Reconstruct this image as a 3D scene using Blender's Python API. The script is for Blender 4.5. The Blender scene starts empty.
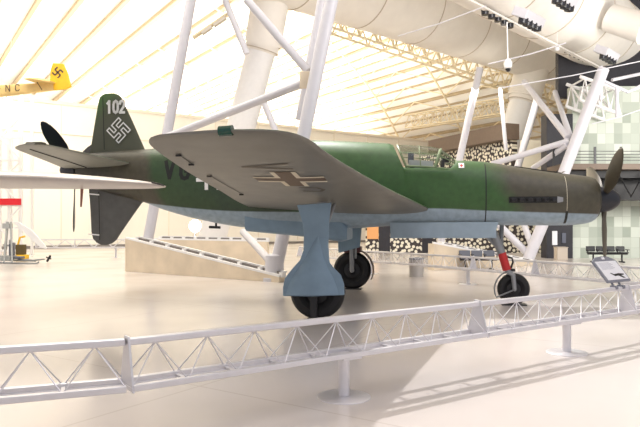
import bpy, math, random
from mathutils import Vector, Matrix, Euler
random.seed(7)
C = bpy.context.scene.collection
EYE = 1.66; FP = 620.0; CX = 320.0; HY = 225.0
R = math.radians
def P(px, py, Y):
    return Vector(((px-CX)/FP*Y, Y, EYE+(HY-py)/FP*Y))
def G(px, Y):
    return Vector(((px-CX)/FP*Y, Y, 0))

# ------------------------------------------------------------------ materials
MATS = {}
def mat(name, col, rough=0.5, metal=0.0, noise=0.0, scale=6.0, spec=0.5, bump=0.0, emit=None, estr=0):
    if name in MATS: return MATS[name]
    m = bpy.data.materials.new(name); m.use_nodes = True
    nt = m.node_tree; b = nt.nodes['Principled BSDF']
    b.inputs['Roughness'].default_value = rough
    b.inputs['Metallic'].default_value = metal
    b.inputs['Specular IOR Level'].default_value = spec
    b.inputs['Base Color'].default_value = (*col, 1)
    if noise > 0 or bump > 0:
        tc = nt.nodes.new('ShaderNodeTexCoord')
        n = nt.nodes.new('ShaderNodeTexNoise'); n.inputs['Scale'].default_value = scale
        n.inputs['Detail'].default_value = 6
        nt.links.new(tc.outputs['Object'], n.inputs['Vector'])
        if noise > 0:
            mr = nt.nodes.new('ShaderNodeMapRange')
            mr.inputs['From Min'].default_value = .3; mr.inputs['From Max'].default_value = .7
            mr.inputs['To Min'].default_value = 1-noise; mr.inputs['To Max'].default_value = 1+noise
            nt.links.new(n.outputs['Fac'], mr.inputs['Value'])
            mx = nt.nodes.new('ShaderNodeMix'); mx.data_type = 'RGBA'; mx.blend_type = 'MULTIPLY'
            mx.inputs['Factor'].default_value = 1
            mx.inputs['A'].default_value = (*col, 1)
            nt.links.new(mr.outputs['Result'], mx.inputs['B'])
            nt.links.new(mx.outputs['Result'], b.inputs['Base Color'])
        if bump > 0:
            bp = nt.nodes.new('ShaderNodeBump'); bp.inputs['Strength'].default_value = bump
            nt.links.new(n.outputs['Fac'], bp.inputs['Height'])
            nt.links.new(bp.outputs['Normal'], b.inputs['Normal'])
    if emit:
        b.inputs['Emission Color'].default_value = (*emit, 1)
        b.inputs['Emission Strength'].default_value = estr
    MATS[name] = m
    return m

def ramp_node(nt, stops, interp='LINEAR'):
    r = nt.nodes.new('ShaderNodeValToRGB'); r.color_ramp.interpolation = interp
    e = r.color_ramp.elements
    while len(e) < len(stops): e.new(0.5)
    for el, (p, c) in zip(e, stops):
        el.position = p; el.color = (*c, 1)
    return r

GREEN = (.036, .100, .024); DGREEN = (.028, .055, .030); OLIVE = (.070, .064, .042); DOLIVE = (.045, .043, .032)
BLUE = (.31, .40, .47)
def fuselage_mat():
    m = bpy.data.materials.new('camouflage_paint'); m.use_nodes = True
    nt = m.node_tree; L = nt.links; b = nt.nodes['Principled BSDF']
    b.inputs['Roughness'].default_value = .48
    tc = nt.nodes.new('ShaderNodeTexCoord')
    sx = nt.nodes.new('ShaderNodeSeparateXYZ'); L.new(tc.outputs['Object'], sx.inputs[0])
    n = nt.nodes.new('ShaderNodeTexNoise'); n.inputs['Scale'].default_value = 1.4; n.inputs['Detail'].default_value = 3
    L.new(tc.outputs['Object'], n.inputs['Vector'])
    # t (length axis) + skew by height + soft noise  -> 0..1
    ad = nt.nodes.new('ShaderNodeMath'); ad.operation = 'MULTIPLY_ADD'
    L.new(n.outputs['Fac'], ad.inputs[0]); ad.inputs[1].default_value = .7; L.new(sx.outputs['X'], ad.inputs[2])
    ad2 = nt.nodes.new('ShaderNodeMath'); ad2.operation = 'MULTIPLY_ADD'
    L.new(sx.outputs['Z'], ad2.inputs[0]); ad2.inputs[1].default_value = .35; L.new(ad.outputs[0], ad2.inputs[2])
    mr = nt.nodes.new('ShaderNodeMapRange'); L.new(ad2.outputs[0], mr.inputs['Value'])
    mr.inputs['From Min'].default_value = -7; mr.inputs['From Max'].default_value = 7
    off = .35+.35*2.6   # mean shift of noise and height
    def q(t): return (t+off+7)/14
    rp = ramp_node(nt, [(0, DOLIVE), (q(-5.1), DOLIVE), (q(-4.7), OLIVE), (q(-4.2), OLIVE), (q(-3.95), (.036,.078,.028)), (q(-2.9), (.032,.066,.028)),
                        (q(-2.6), DGREEN), (q(-1.2), DGREEN), (q(-.8), GREEN), (q(3.15), GREEN), (q(3.6), OLIVE), (1, OLIVE)])
    L.new(mr.outputs[0], rp.inputs[0])
    at = nt.nodes.new('ShaderNodeAttribute'); at.attribute_name = 'paint'
    gt = nt.nodes.new('ShaderNodeMapRange'); L.new(at.outputs['Fac'], gt.inputs['Value'])
    gt.inputs['From Min'].default_value = -.012; gt.inputs['From Max'].default_value = .012
    mx = nt.nodes.new('ShaderNodeMix'); mx.data_type = 'RGBA'
    L.new(gt.outputs[0], mx.inputs['Factor']); mx.inputs['A'].default_value = (*BLUE, 1); L.new(rp.outputs[0], mx.inputs['B'])
    n2 = nt.nodes.new('ShaderNodeTexNoise'); n2.inputs['Scale'].default_value = 9; n2.inputs['Detail'].default_value = 8
    L.new(tc.outputs['Object'], n2.inputs['Vector'])
    m2 = nt.nodes.new('ShaderNodeMapRange'); L.new(n2.outputs['Fac'], m2.inputs['Value'])
    m2.inputs['From Min'].default_value = .3; m2.inputs['From Max'].default_value = .7; m2.inputs['To Min'].default_value = .86; m2.inputs['To Max'].default_value = 1.14
    mm = nt.nodes.new('ShaderNodeMix'); mm.data_type = 'RGBA'; mm.blend_type = 'MULTIPLY'; mm.inputs['Factor'].default_value = 1
    L.new(mx.outputs['Result'], mm.inputs['A']); L.new(m2.outputs[0], mm.inputs['B'])
    L.new(mm.outputs['Result'], b.inputs['Base Color'])
    return m
def fin_mat():
    m = bpy.data.materials.new('fin_camouflage_paint'); m.use_nodes = True
    nt = m.node_tree; L = nt.links; b = nt.nodes['Principled BSDF']; b.inputs['Roughness'].default_value = .5
    tc = nt.nodes.new('ShaderNodeTexCoord'); sx = nt.nodes.new('ShaderNodeSeparateXYZ'); L.new(tc.outputs['Object'], sx.inputs[0])
    n = nt.nodes.new('ShaderNodeTexNoise'); n.inputs['Scale'].default_value = 2.; n.inputs['Detail'].default_value = 3
    L.new(tc.outputs['Object'], n.inputs['Vector'])
    a = nt.nodes.new('ShaderNodeMath'); a.operation = 'MULTIPLY_ADD'; L.new(sx.outputs['X'], a.inputs[0]); a.inputs[1].default_value = -1.1; L.new(sx.outputs['Z'], a.inputs[2])
    a2 = nt.nodes.new('ShaderNodeMath'); a2.operation = 'MULTIPLY_ADD'; L.new(n.outputs['Fac'], a2.inputs[0]); a2.inputs[1].default_value = .5; L.new(a.outputs[0], a2.inputs[2])
    mr = nt.nodes.new('ShaderNodeMapRange'); L.new(a2.outputs[0], mr.inputs['Value'])
    mr.inputs['From Min'].default_value = 10.2; mr.inputs['From Max'].default_value = 11.2
    rp = ramp_node(nt, [(0, (.095,.10,.065)), (.25, (.095,.105,.062)), (.55, (.08,.135,.05)), (1, (.075,.175,.045))])
    L.new(mr.outputs[0], rp.inputs[0]); L.new(rp.outputs[0], b.inputs['Base Color'])
    return m
def floor_mat():
    m = bpy.data.materials.new('polished_floor'); m.use_nodes = True
    nt = m.node_tree; L = nt.links; b = nt.nodes['Principled BSDF']
    tc = nt.nodes.new('ShaderNodeTexCoord')
    n = nt.nodes.new('ShaderNodeTexNoise'); n.inputs['Scale'].default_value = .4; n.inputs['Detail'].default_value = 3
    L.new(tc.outputs['Object'], n.inputs['Vector'])
    rp = ramp_node(nt, [(.3, (.60,.55,.515)), (.5, (.635,.585,.55)), (.7, (.655,.61,.58))]); L.new(n.outputs['Fac'], rp.inputs[0])
    # saw-cut joints of the slab
    br = nt.nodes.new('ShaderNodeTexBrick'); br.offset = 0; br.inputs['Scale'].default_value = 1
    br.inputs['Mortar Size'].default_value = .012; br.inputs['Brick Width'].default_value = 4.6; br.inputs['Row Height'].default_value = 4.6
    br.inputs['Color1'].default_value = (1,1,1,1); br.inputs['Color2'].default_value = (1,1,1,1); br.inputs['Mortar'].default_value = (.88,.86,.84,1)
    mp = nt.nodes.new('ShaderNodeMapping'); mp.inputs['Rotation'].default_value = (0,0,R(34)); L.new(tc.outputs['Object'], mp.inputs['Vector']); L.new(mp.outputs[0], br.inputs['Vector'])
    mm = nt.nodes.new('ShaderNodeMix'); mm.data_type = 'RGBA'; mm.blend_type = 'MULTIPLY'; mm.inputs['Factor'].default_value = 1
    L.new(rp.outputs[0], mm.inputs['A']); L.new(br.outputs['Color'], mm.inputs['B']); L.new(mm.outputs['Result'], b.inputs['Base Color'])
    rr = nt.nodes.new('ShaderNodeMapRange'); L.new(n.outputs['Fac'], rr.inputs['Value']); rr.inputs['To Min'].default_value = .14; rr.inputs['To Max'].default_value = .26
    L.new(rr.outputs[0], b.inputs['Roughness'])
    return m
def dots_mat():
    m = bpy.data.materials.new('perforated_screen'); m.use_nodes = True
    nt = m.node_tree; L = nt.links; b = nt.nodes['Principled BSDF']; b.inputs['Roughness'].default_value = .6
    tc = nt.nodes.new('ShaderNodeTexCoord')
    mp = nt.nodes.new('ShaderNodeMapping'); mp.inputs['Scale'].default_value = (1, 1, 1); mp.inputs['Rotation'].default_value = (R(90), 0, 0); L.new(tc.outputs['Object'], mp.inputs['Vector'])
    v = nt.nodes.new('ShaderNodeTexVoronoi'); v.voronoi_dimensions = '2D'; v.inputs['Scale'].default_value = 4.2; v.inputs['Randomness'].default_value = .8
    L.new(mp.outputs[0], v.inputs['Vector'])
    rp = ramp_node(nt, [(0, (.85,.80,.66)), (.36, (.85,.80,.66)), (.41, (.045,.035,.035)), (1, (.045,.035,.035))]); L.new(v.outputs['Distance'], rp.inputs[0])
    L.new(rp.outputs[0], b.inputs['Base Color'])
    return m
def tile_mat():
    m = bpy.data.materials.new('acoustic_tiles'); m.use_nodes = True
    nt = m.node_tree; L = nt.links; b = nt.nodes['Principled BSDF']; b.inputs['Roughness'].default_value = .6
    tc = nt.nodes.new('ShaderNodeTexCoord')
    mp = nt.nodes.new('ShaderNodeMapping'); mp.inputs['Rotation'].default_value = (R(90),0,0); L.new(tc.outputs['Object'], mp.inputs['Vector'])
    br = nt.nodes.new('ShaderNodeTexBrick'); br.offset = 0; br.inputs['Scale'].default_value = 1
    br.inputs['Brick Width'].default_value = .42; br.inputs['Row Height'].default_value = .52; br.inputs['Mortar Size'].default_value = .008
    br.inputs['Color1'].default_value = (.62,.66,.58,1); br.inputs['Color2'].default_value = (.30,.34,.28,1); br.inputs['Mortar'].default_value = (.42,.45,.38,1)
    br.inputs['Bias'].default_value = -.1
    L.new(mp.outputs[0], br.inputs['Vector']); L.new(br.outputs['Color'], b.inputs['Base Color'])
    return m
def glass_mat():
    m = bpy.data.materials.new('canopy_glass'); m.use_nodes = True
    nt = m.node_tree; L = nt.links; nt.nodes.remove(nt.nodes['Principled BSDF'])
    o = nt.nodes['Material Output']
    t = nt.nodes.new('ShaderNodeBsdfTransparent'); t.inputs[0].default_value = (.92,.94,.93,1)
    g = nt.nodes.new('ShaderNodeBsdfGlossy'); g.inputs['Roughness'].default_value = .05
    f = nt.nodes.new('ShaderNodeFresnel'); f.inputs[0].default_value = 1.5
    mx = nt.nodes.new('ShaderNodeMixShader'); ml = nt.nodes.new('ShaderNodeMath'); ml.operation = 'MULTIPLY'; ml.inputs[1].default_value = .45; L.new(f.outputs[0], ml.inputs[0]); L.new(ml.outputs[0], mx.inputs[0]); L.new(t.outputs[0], mx.inputs[1]); L.new(g.outputs[0], mx.inputs[2])
    L.new(mx.outputs[0], o.inputs[0])
    return m
M = dict(
    fus=fuselage_mat(), fin=fin_mat(), floor=floor_mat(), dots=dots_mat(), tiles=tile_mat(), glass=glass_mat(),
    blue=mat('pale_blue_paint', BLUE, .5, noise=.10, scale=4),
    blue_door=mat('gear_door_blue_paint', (.235,.345,.45), .5, noise=.08, scale=4),
    under=mat('grey_wing_underside', (.165,.158,.135), .42, noise=.10, scale=3),
    wing_top=mat('wing_top_green', (.055,.085,.04), .5, noise=.1),
    olive=mat('olive_paint', (.085,.08,.055), .5, noise=.12),
    frame_green=mat('canopy_frame_green', (.20,.26,.14), .5),
    black=mat('black_rubber', (.012,.012,.013), .6, noise=.15),
    tread=mat('tyre_tread', (.02,.02,.02), .75),
    dark=mat('dark_metal', (.03,.03,.032), .4, .4),
    propdark=mat('propeller_dark_olive', (.075,.065,.045), .35, noise=.1),
    spin=mat('spinner_blue_black', (.013,.016,.023), .35),
    steel=mat('grey_gear_metal', (.30,.31,.32), .4, .4, noise=.08),
    alu=mat('brushed_aluminium', (.70,.69,.72), .38, .55, noise=.04),
    red=mat('red_cover', (.55,.03,.03), .6),
    redband=mat('red_band', (.75,.02,.03), .5),
    brown=mat('faded_brown_marking', (.125,.085,.055), .6),
    white_mark=mat('white_marking', (.90,.90,.87), .6),
    cream_mark=mat('cream_marking', (.66,.60,.46), .6),
    black_mark=mat('black_marking', (.012,.014,.013), .6),
    white=mat('white_steel_paint', (.84,.83,.82), .4, noise=.02),
    pylon=mat('pylon_paint', (.62,.61,.65), .4, noise=.02),
    duct=mat('white_duct_fabric', (.88,.84,.78), .6, noise=.03, scale=1.5),
    seam=mat('duct_seam', (.55,.47,.38), .6),
    beam=mat('cream_beam_paint', (.47,.37,.24), .6),
    palebeam=mat('pale_truss_paint', (.80,.70,.50), .6),
    ceil=mat('white_ceiling', (.92,.90,.85), .7),
    wallw=mat('white_wall', (.86,.82,.74), .6, noise=.02, scale=.4),
    conc=mat('beige_concrete', (.72,.61,.46), .7, noise=.10, scale=1.6),
    concdark=mat('dark_slot', (.22,.20,.19), .7),
    walkdark=mat('walkway_dark', (.010,.009,.010), .6),
    darkwall=mat('dark_wall', (.022,.021,.028), .6, noise=.15),
    brownwall=mat('brown_fascia', (.16,.115,.085), .6, noise=.06),
    creamwall=mat('cream_wall', (.80,.74,.60), .6),
    yellow=mat('yellow_paint', (.85,.52,.03), .45, noise=.05),
    ypale=mat('pale_yellow_paint', (.85,.62,.25), .45, noise=.05),
    silver=mat('silver_wing_paint', (.52,.48,.46), .35, .25, noise=.05),
    seatgrey=mat('grey_seat_vinyl', (.12,.13,.16), .5),
    panel=mat('panel_white', (.82,.83,.86), .4),
    frameg=mat('panel_grey_frame', (.20,.21,.25), .45),
    ink=mat('pale_ink', (.55,.56,.60), .6),
    canbody=mat('grey_bin', (.42,.39,.36), .5, .2),
    orange=mat('orange_door', (.85,.42,.16), .5),
    lampglow=mat('lamp_glow', (1,1,1), .5, emit=(1,.97,.88), estr=14),
    lens=mat('lamp_lens', (.02,.02,.025), .15),
)

# ------------------------------------------------------------------ mesh builder
class MB:
    def __init__(s): s.v = []; s.f = []; s.attr = None
    def add(s, vs, fs):
        o = len(s.v); s.v += [Vector(v) for v in vs]; s.f += [tuple(i+o for i in f) for f in fs]
    def box(s, c, size, rz=0, mtx=None):
        hx, hy, hz = [a/2 for a in size]
        m = mtx if mtx is not None else Matrix.Rotation(rz, 3, 'Z')
        vs = [Vector(c)+m @ Vector((x*hx, y*hy, z*hz)) for x in (-1,1) for y in (-1,1) for z in (-1,1)]
        s.add(vs, [(0,1,3,2),(4,6,7,5),(0,4,5,1),(2,3,7,6),(0,2,6,4),(1,5,7,3)])
    def bar(s, p0, p1, w, h, up=(0,0,1)):
        p0 = Vector(p0); p1 = Vector(p1); d = (p1-p0).normalized(); u = Vector(up)
        sd = d.cross(u)
        if sd.length < 1e-4: sd = d.cross(Vector((1,0,0)))
        sd.normalize(); u = sd.cross(d).normalized()
        vs = [p+sd*a*w/2+u*b*h/2 for p in (p0,p1) for a, b in ((-1,-1),(1,-1),(1,1),(-1,1))]
        s.add(vs, [(3,2,1,0),(4,5,6,7),(0,1,5,4),(1,2,6,5),(2,3,7,6),(3,0,4,7)])
    def tube(s, pts, r, n=10, cap=True):
        pts = [Vector(p) for p in pts]; rr = r if isinstance(r, (list,tuple)) else [r]*len(pts)
        rings = []; prev = None
        for i, p in enumerate(pts):
            d = (pts[min(i+1,len(pts)-1)]-pts[max(i-1,0)]).normalized()
            a = prev if prev is not None else (Vector((0,0,1)) if abs(d.z) < .9 else Vector((1,0,0)))
            u = (a-d*a.dot(d)).normalized(); w = d.cross(u); prev = u
            rings.append([p+(u*math.cos(2*math.pi*k/n)+w*math.sin(2*math.pi*k/n))*rr[i] for k in range(n)])
        s.loft(rings, cap=cap)
    def loft(s, rings, cap=True, close=True):
        n = len(rings[0]); vs = [p for r in rings for p in r]; fs = []
        for i in range(len(rings)-1):
            for k in range(n if close else n-1):
                k2 = (k+1) % n
                fs.append((i*n+k, i*n+k2, (i+1)*n+k2, (i+1)*n+k))
        if cap and close:
            fs.append(tuple(range(n-1,-1,-1))); fs.append(tuple((len(rings)-1)*n+k for k in range(n)))
        s.add(vs, fs)
    def lathe(s, prof, o, axis, n=32, cap=True):
        o = Vector(o); ax = Vector(axis).normalized()
        a = Vector((0,0,1)) if abs(ax.z) < .9 else Vector((1,0,0))
        u = (a-ax*a.dot(ax)).normalized(); w = ax.cross(u)
        s.loft([[o+ax*h+(u*math.cos(2*math.pi*k/n)+w*math.sin(2*math.pi*k/n))*max(r,1e-4) for k in range(n)] for r, h in prof], cap=cap)
    def prism(s, poly, off):
        off = Vector(off); n = len(poly); vs = [Vector(p)-off/2 for p in poly]+[Vector(p)+off/2 for p in poly]
        s.add(vs, [tuple(range(n-1,-1,-1)), tuple(range(n,2*n))]+[(k,(k+1)%n,n+(k+1)%n,n+k) for k in range(n)])
    def quad(s, q, fn, n=6):
        vs = []; fs = []
        for i in range(n+1):
            for j in range(n+1):
                a, b = i/n, j/n
                x = (q[0][0]*(1-a)+q[1][0]*a)*(1-b)+(q[3][0]*(1-a)+q[2][0]*a)*b
                y = (q[0][1]*(1-a)+q[1][1]*a)*(1-b)+(q[3][1]*(1-a)+q[2][1]*a)*b
                vs.append(fn(x, y))
        for i in range(n):
            for j in range(n):
                k = i*(n+1)+j; fs.append((k, k+n+1, k+n+2, k+1))
        s.add(vs, fs)
    def build(s, name, m, parent=None, smooth=False, world=False, bevel=0, loc=None, auto=35):
        me = bpy.data.meshes.new(name)
        vs = s.v
        if world and parent is not None:
            mi = WM(parent).inverted(); vs = [mi @ v for v in vs]
        if loc is not None:
            vs = [v-Vector(loc) for v in vs]
        me.from_pydata([tuple(v) for v in vs], [], s.f); me.update()
        import bmesh
        bm = bmesh.new(); bm.from_mesh(me); bmesh.ops.recalc_face_normals(bm, faces=bm.faces); bm.to_mesh(me); bm.free()
        o = bpy.data.objects.new(name, me); C.objects.link(o)
        me.materials.append(m)
        if loc is not None: o.location = loc
        if parent is not None: o.parent = parent
        if smooth:
            for p in me.polygons: p.use_smooth = True
            try: me.set_sharp_from_angle(angle=R(auto))
            except Exception: pass
        if bevel:
            bv = o.modifiers.new('bevel', 'BEVEL'); bv.width = bevel; bv.segments = 2; bv.limit_method = 'ANGLE'
        return o
def WM(o):
    m = Matrix.Translation(o.location) @ o.rotation_euler.to_matrix().to_4x4()
    return WM(o.parent) @ m if o.parent else m
def tag(o, label=None, cat=None, group=None, kind=None):
    for k, v in (('label',label),('category',cat),('group',group),('kind',kind)):
        if v: o[k] = v
    return o
def thing(name, label, cat, loc=(0,0,0), rz=0, group=None):
    o = bpy.data.objects.new(name, None); C.objects.link(o); o.empty_display_size = .3
    o.location = loc; o.rotation_euler = (0,0,rz)
    return tag(o, label, cat, group)
def dup(root, loc, rz=None, label=None, group=None):
    r = root.copy(); C.objects.link(r); r.location = loc
    if rz is not None: r.rotation_euler = (0,0,rz)
    if label: r['label'] = label
    if group: r['group'] = group
    for ch in list(root.children):
        c = ch.copy(); C.objects.link(c); c.parent = r
        for g in ch.children:
            d = g.copy(); C.objects.link(d); d.parent = c
    return r
def struct(name, mb, m, parent=None, **k):
    o = mb.build(name, m, parent, **k)
    o['kind'] = 'structure'
    return o

# ------------------------------------------------------------------ lettering strokes
def seg(a, b, w):
    dx, dy = b[0]-a[0], b[1]-a[1]; l = math.hypot(dx, dy); nx, ny = -dy/l*w/2, dx/l*w/2
    return [(a[0]+nx,a[1]+ny),(b[0]+nx,b[1]+ny),(b[0]-nx,b[1]-ny),(a[0]-nx,a[1]-ny)]
def poly(pts, w):
    out = []
    for a, b in zip(pts, pts[1:]):
        l = math.hypot(b[0]-a[0], b[1]-a[1]); ex, ey = (b[0]-a[0])/l*w*.35, (b[1]-a[1])/l*w*.35
        out.append(seg((a[0]-ex,a[1]-ey),(b[0]+ex,b[1]+ey), w))
    return out
GLYPH = {
 'V': [[(0,1),(.3,0),(.6,1)]],
 'G': [[(.6,.78),(.5,.95),(.3,1),(.1,.95),(0,.75),(0,.25),(.1,.05),(.3,0),(.5,.05),(.6,.25),(.6,.45),(.36,.45)]],
 'C': [[(.6,.78),(.5,.95),(.3,1),(.1,.95),(0,.75),(0,.25),(.1,.05),(.3,0),(.5,.05),(.6,.22)]],
 'N': [[(0,0),(0,1)],[(0,1),(.6,0)],[(.6,0),(.6,1)]],
 '-': [[(0,.5),(.5,.5)]],
 '1': [[(.05,.8),(.3,1),(.3,0)]],
 '0': [[(.3,1),(.08,.9),(0,.7),(0,.3),(.08,.1),(.3,0),(.52,.1),(.6,.3),(.6,.7),(.52,.9),(.3,1)]],
 '2': [[(0,.75),(.08,.93),(.3,1),(.52,.93),(.6,.75),(.5,.5),(0,0),(.6,0)]],
}
def text_quads(txt, x, y, h, w=.18, adv=.85, wx=1.0):
    out = []
    for i, ch in enumerate(txt):
        for pl in GLYPH[ch]:
            out += poly([(x+(p[0]*wx+i*adv)*h, y+p[1]*h) for p in pl], w*h)
    return out
def decal(name, quads, fn, m, parent, n=4):
    mb = MB()
    for q in quads: mb.quad(q, fn, n)
    return mb.build(name, m, parent)

# ================================================================== the aircraft
AO = (0.40, 13.55); AU = (.986, -.168)
rz_air = math.atan2(AU[1], AU[0])
plane = thing('airplane', 'green and pale blue twin-propeller fighter aircraft numbered 102 standing on three wheels', 'airplane', (AO[0],AO[1],0), rz_air)
def T(px, s=0.0):
    q = (px-CX)/FP
    # X = AO0 + .986 t - .168 s ; Y = AO1 - .168 t - .986 s
    return (q*(AO[1]-.986*s)-AO[0]+.168*s)/(.986+.168*q)
def D(t, s=0.0): return AO[1]-.168*t-.986*s
def TZ(px, py, s=0.0):
    t = T(px, s); return t, EYE+(HY-py)/FP*D(t, s)
def L3(px, py, s=0.0):
    t, z = TZ(px, py, s); return Vector((t, -s, z))

def pchip(xs, ys):
    n = len(xs); h = [xs[i+1]-xs[i] for i in range(n-1)]; d = [(ys[i+1]-ys[i])/h[i] for i in range(n-1)]
    m = [0.0]*n; m[0] = d[0]; m[-1] = d[-1]
    for i in range(1, n-1):
        if d[i-1]*d[i] <= 0: m[i] = 0
        else:
            w1 = 2*h[i]+h[i-1]; w2 = h[i]+2*h[i-1]; m[i] = (w1+w2)/(w1/d[i-1]+w2/d[i])
    def f(x):
        if x <= xs[0]: return ys[0]
        if x >= xs[-1]: return ys[-1]
        i = 0
        while x > xs[i+1]: i += 1
        t = (x-xs[i])/h[i]
        return ((1+2*t)*(1-t)**2*ys[i]+t*(1-t)**2*h[i]*m[i]+t*t*(3-2*t)*ys[i+1]+t*t*(t-1)*h[i]*m[i+1])
    return f
# px, top, bottom, widest line, half width, n upper, n lower, shear
ST = [(79,161,180,170.5,.20,2,2,0),(84,157,184,170,.27,2,2,0),(92,153.5,188,170,.31,2,2,0),(115,151,195,171,.37,2.1,2.1,0),(145,149.5,202.5,174,.44,2.2,2.1,0),
      (165,148,210,177,.50,2.3,2.1,0),(200,145,219.5,181,.58,2.4,2.2,0),(245,142,227.5,186,.66,2.5,2.4,0),(280,141,230,188,.70,2.5,2.5,0),
      (320,141,230,190,.72,2.5,2.6,0),(360,142.5,228,191,.72,2.5,2.7,0),(388,144,226,191,.71,2.4,2.8,0),(405.5,145,225,191,.70,2.4,2.8,.42),(406,169,225,191,.70,9,2.8,.42),
      (430,170,225,191,.69,9,2.8,0),(449,170.5,225,192,.67,9,2.8,0),(457,161,225,192,.66,2.6,2.8,0),(470,161.3,225,193,.65,2.4,2.8,0),(486,162.5,225,193,.64,2.3,2.8,0),(510,166,225.3,196,.62,2.2,2.8,0),
      (540,170.5,225.5,198,.59,2.1,2.8,0),(566,174,225.3,199.5,.57,2.1,2.6,0),(580,175.5,224.3,199.8,.55,2,2.3,0),(590,177,222.3,199.8,.51,2,2.1,0),(594,178.8,220,199.6,.47,2,2,0),(596.5,183,216,199.5,.38,2,2,0)]
stt = []
for px, a, b_, c, hw, nu, nl, sh in ST:
    t = T(px); d = D(t); z = lambda y: EYE+(HY-y)/FP*d
    stt.append((t, z(a), z(b_), z(c), hw, nu, nl, sh))
FX = [q[0] for q in stt]
FF = [pchip(FX, [q[k] for q in stt]) for k in range(1, 8)]
def half_width(t, z):
    zt, zb, zc, hw, nu, nl, _ = [f(t) for f in FF]
    if z >= zc: h = max(0, min(1, (z-zc)/(zt-zc))); n = nu
    else: h = max(0, min(1, (zc-z)/(zc-zb))); n = nl
    return hw*max(0, 1-h**n)**(1/n)
BL = pchip([T(80,.4),T(145,.4),T(245,.5),T(300,.6),T(430,.6),T(497,.6),T(596,.5)],
           [TZ(80,190,.4)[1],TZ(145,203,.4)[1],TZ(245,211.5,.5)[1],TZ(300,212,.6)[1],TZ(430,208.5,.6)[1],TZ(497,211,.6)[1],TZ(596,214,.5)[1]])
ts = []
for i in range(len(FX)-1):
    k = max(1, int((FX[i+1]-FX[i])/.09))
    ts += [FX[i]+(FX[i+1]-FX[i])*j/k for j in range(k)]
ts.append(FX[-1])
rings = []; NR = 72
for t in ts:
    zt, zb, zc, hw, nu, nl, sh = [f(t) for f in FF]
    r = []
    for k in range(NR):
        a = 2*math.pi*k/NR; cs, sn = math.cos(a), math.sin(a)
        n = nu if sn >= 0 else nl
        y = hw*math.copysign(abs(cs)**(2/n), cs); z = zc+(zt-zc if sn >= 0 else zc-zb)*math.copysign(abs(sn)**(2/n), sn)
        r.append(Vector((t-sh*max(0, z-2.75), y, z)))
    rings.append(r)
mb = MB(); mb.loft(rings)
fus = mb.build('fuselage', M['fus'], plane, smooth=True, auto=40)
at = fus.data.attributes.new('paint', 'FLOAT', 'POINT')
for i, v in enumerate(fus.data.vertices): at.data[i].value = v.co.z-BL(v.co.x)
def side(dx=.006):
    return lambda t, z: Vector((t, -(half_width(t, z)+dx), z))

# panel joints, exhaust slot, louvre lip
def ring_line(t, z0, z1, w):
    mb = MB(); n = 26
    qs = [(t-w/2,z0),(t+w/2,z0),(t+w/2,z1),(t-w/2,z1)]
    mb.quad([qs[0],qs[1],qs[2],qs[3]], side(.004), 30); return mb
ring_line(T(486,.6), TZ(486,223,.6)[1], TZ(486,164,.3)[1], .022).build('panel_joint', M['black_mark'], plane)
ring_line(T(567,.55), TZ(567,211,.55)[1], TZ(567,176,.4)[1], .009).build('cowl_joint', M['cream_mark'], plane)
ring_line(T(567,.55), TZ(567,223.5,.5)[1], TZ(567,211,.55)[1], .05).build('cowl_gap', M['black_mark'], plane)
t0, z0 = TZ(508.5,203,.6); t1, z1 = TZ(557.5,196,.6)
z1 = z0+.125
exh = decal('exhaust_slot', [[(t0,z0),(t1,z0),(t1,z1),(t0,z1)]], side(.008), M['black_mark'], plane, 8)
for k in range(6):
    tt = t0+(k+.45)*(t1-t0)/6; zz = (z0+z1)/2; hw_ = half_width(tt, zz)
    mb = MB(); mb.bar((tt+.07,-(hw_-.02),zz),(tt-.03,-(hw_+.045),zz), .07, .07)
    mb.build('exhaust_stub', M['dark'], exh, bevel=.012)
decal('exhaust_fairing', [[(t1,z0),(t1+.11,z0+.02),(t1+.11,z1-.02),(t1,z1)]], side(.012), M['steel'], plane, 3)
mb = MB()   # dark lip panel on top of the cowl
ta, za = TZ(515,166.8); tb, zb_ = TZ(562,172.5)
mb.loft([[Vector((t, y, half_z+.012)) for y in (-.16,-.08,0,.08,.16) for half_z in [FF[0](t)-.5*(y*y)]] for t in [ta+(tb-ta)*k/12 for k in range(13)]], close=False, cap=False)
mb.loft([[Vector((tb+dx, y, FF[0](tb)+.012-.5*y*y-dz)) for y in (-.16,0,.16)] for dx, dz in ((0,0),(.02,-.035),(.05,-.02))], close=False, cap=False)
mb.build('intake_lip', M['dark'], plane)
# small red cross first-aid mark
tc_, zc_ = TZ(461,166,.35)
def sidew(dx): return lambda t, z: Vector((t, -(half_width(t, z)+dx), z))
fa = decal('first_aid_mark', [[(tc_-.055,zc_-.055),(tc_+.055,zc_-.055),(tc_+.055,zc_+.055),(tc_-.055,zc_+.055)]], side(.008), M['white_mark'], plane, 3)
decal('red_cross', [seg((tc_-.035,zc_),(tc_+.035,zc_),.022), seg((tc_,zc_-.035),(tc_,zc_+.035),.022)], side(.013), M['red'], fa, 2)
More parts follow.
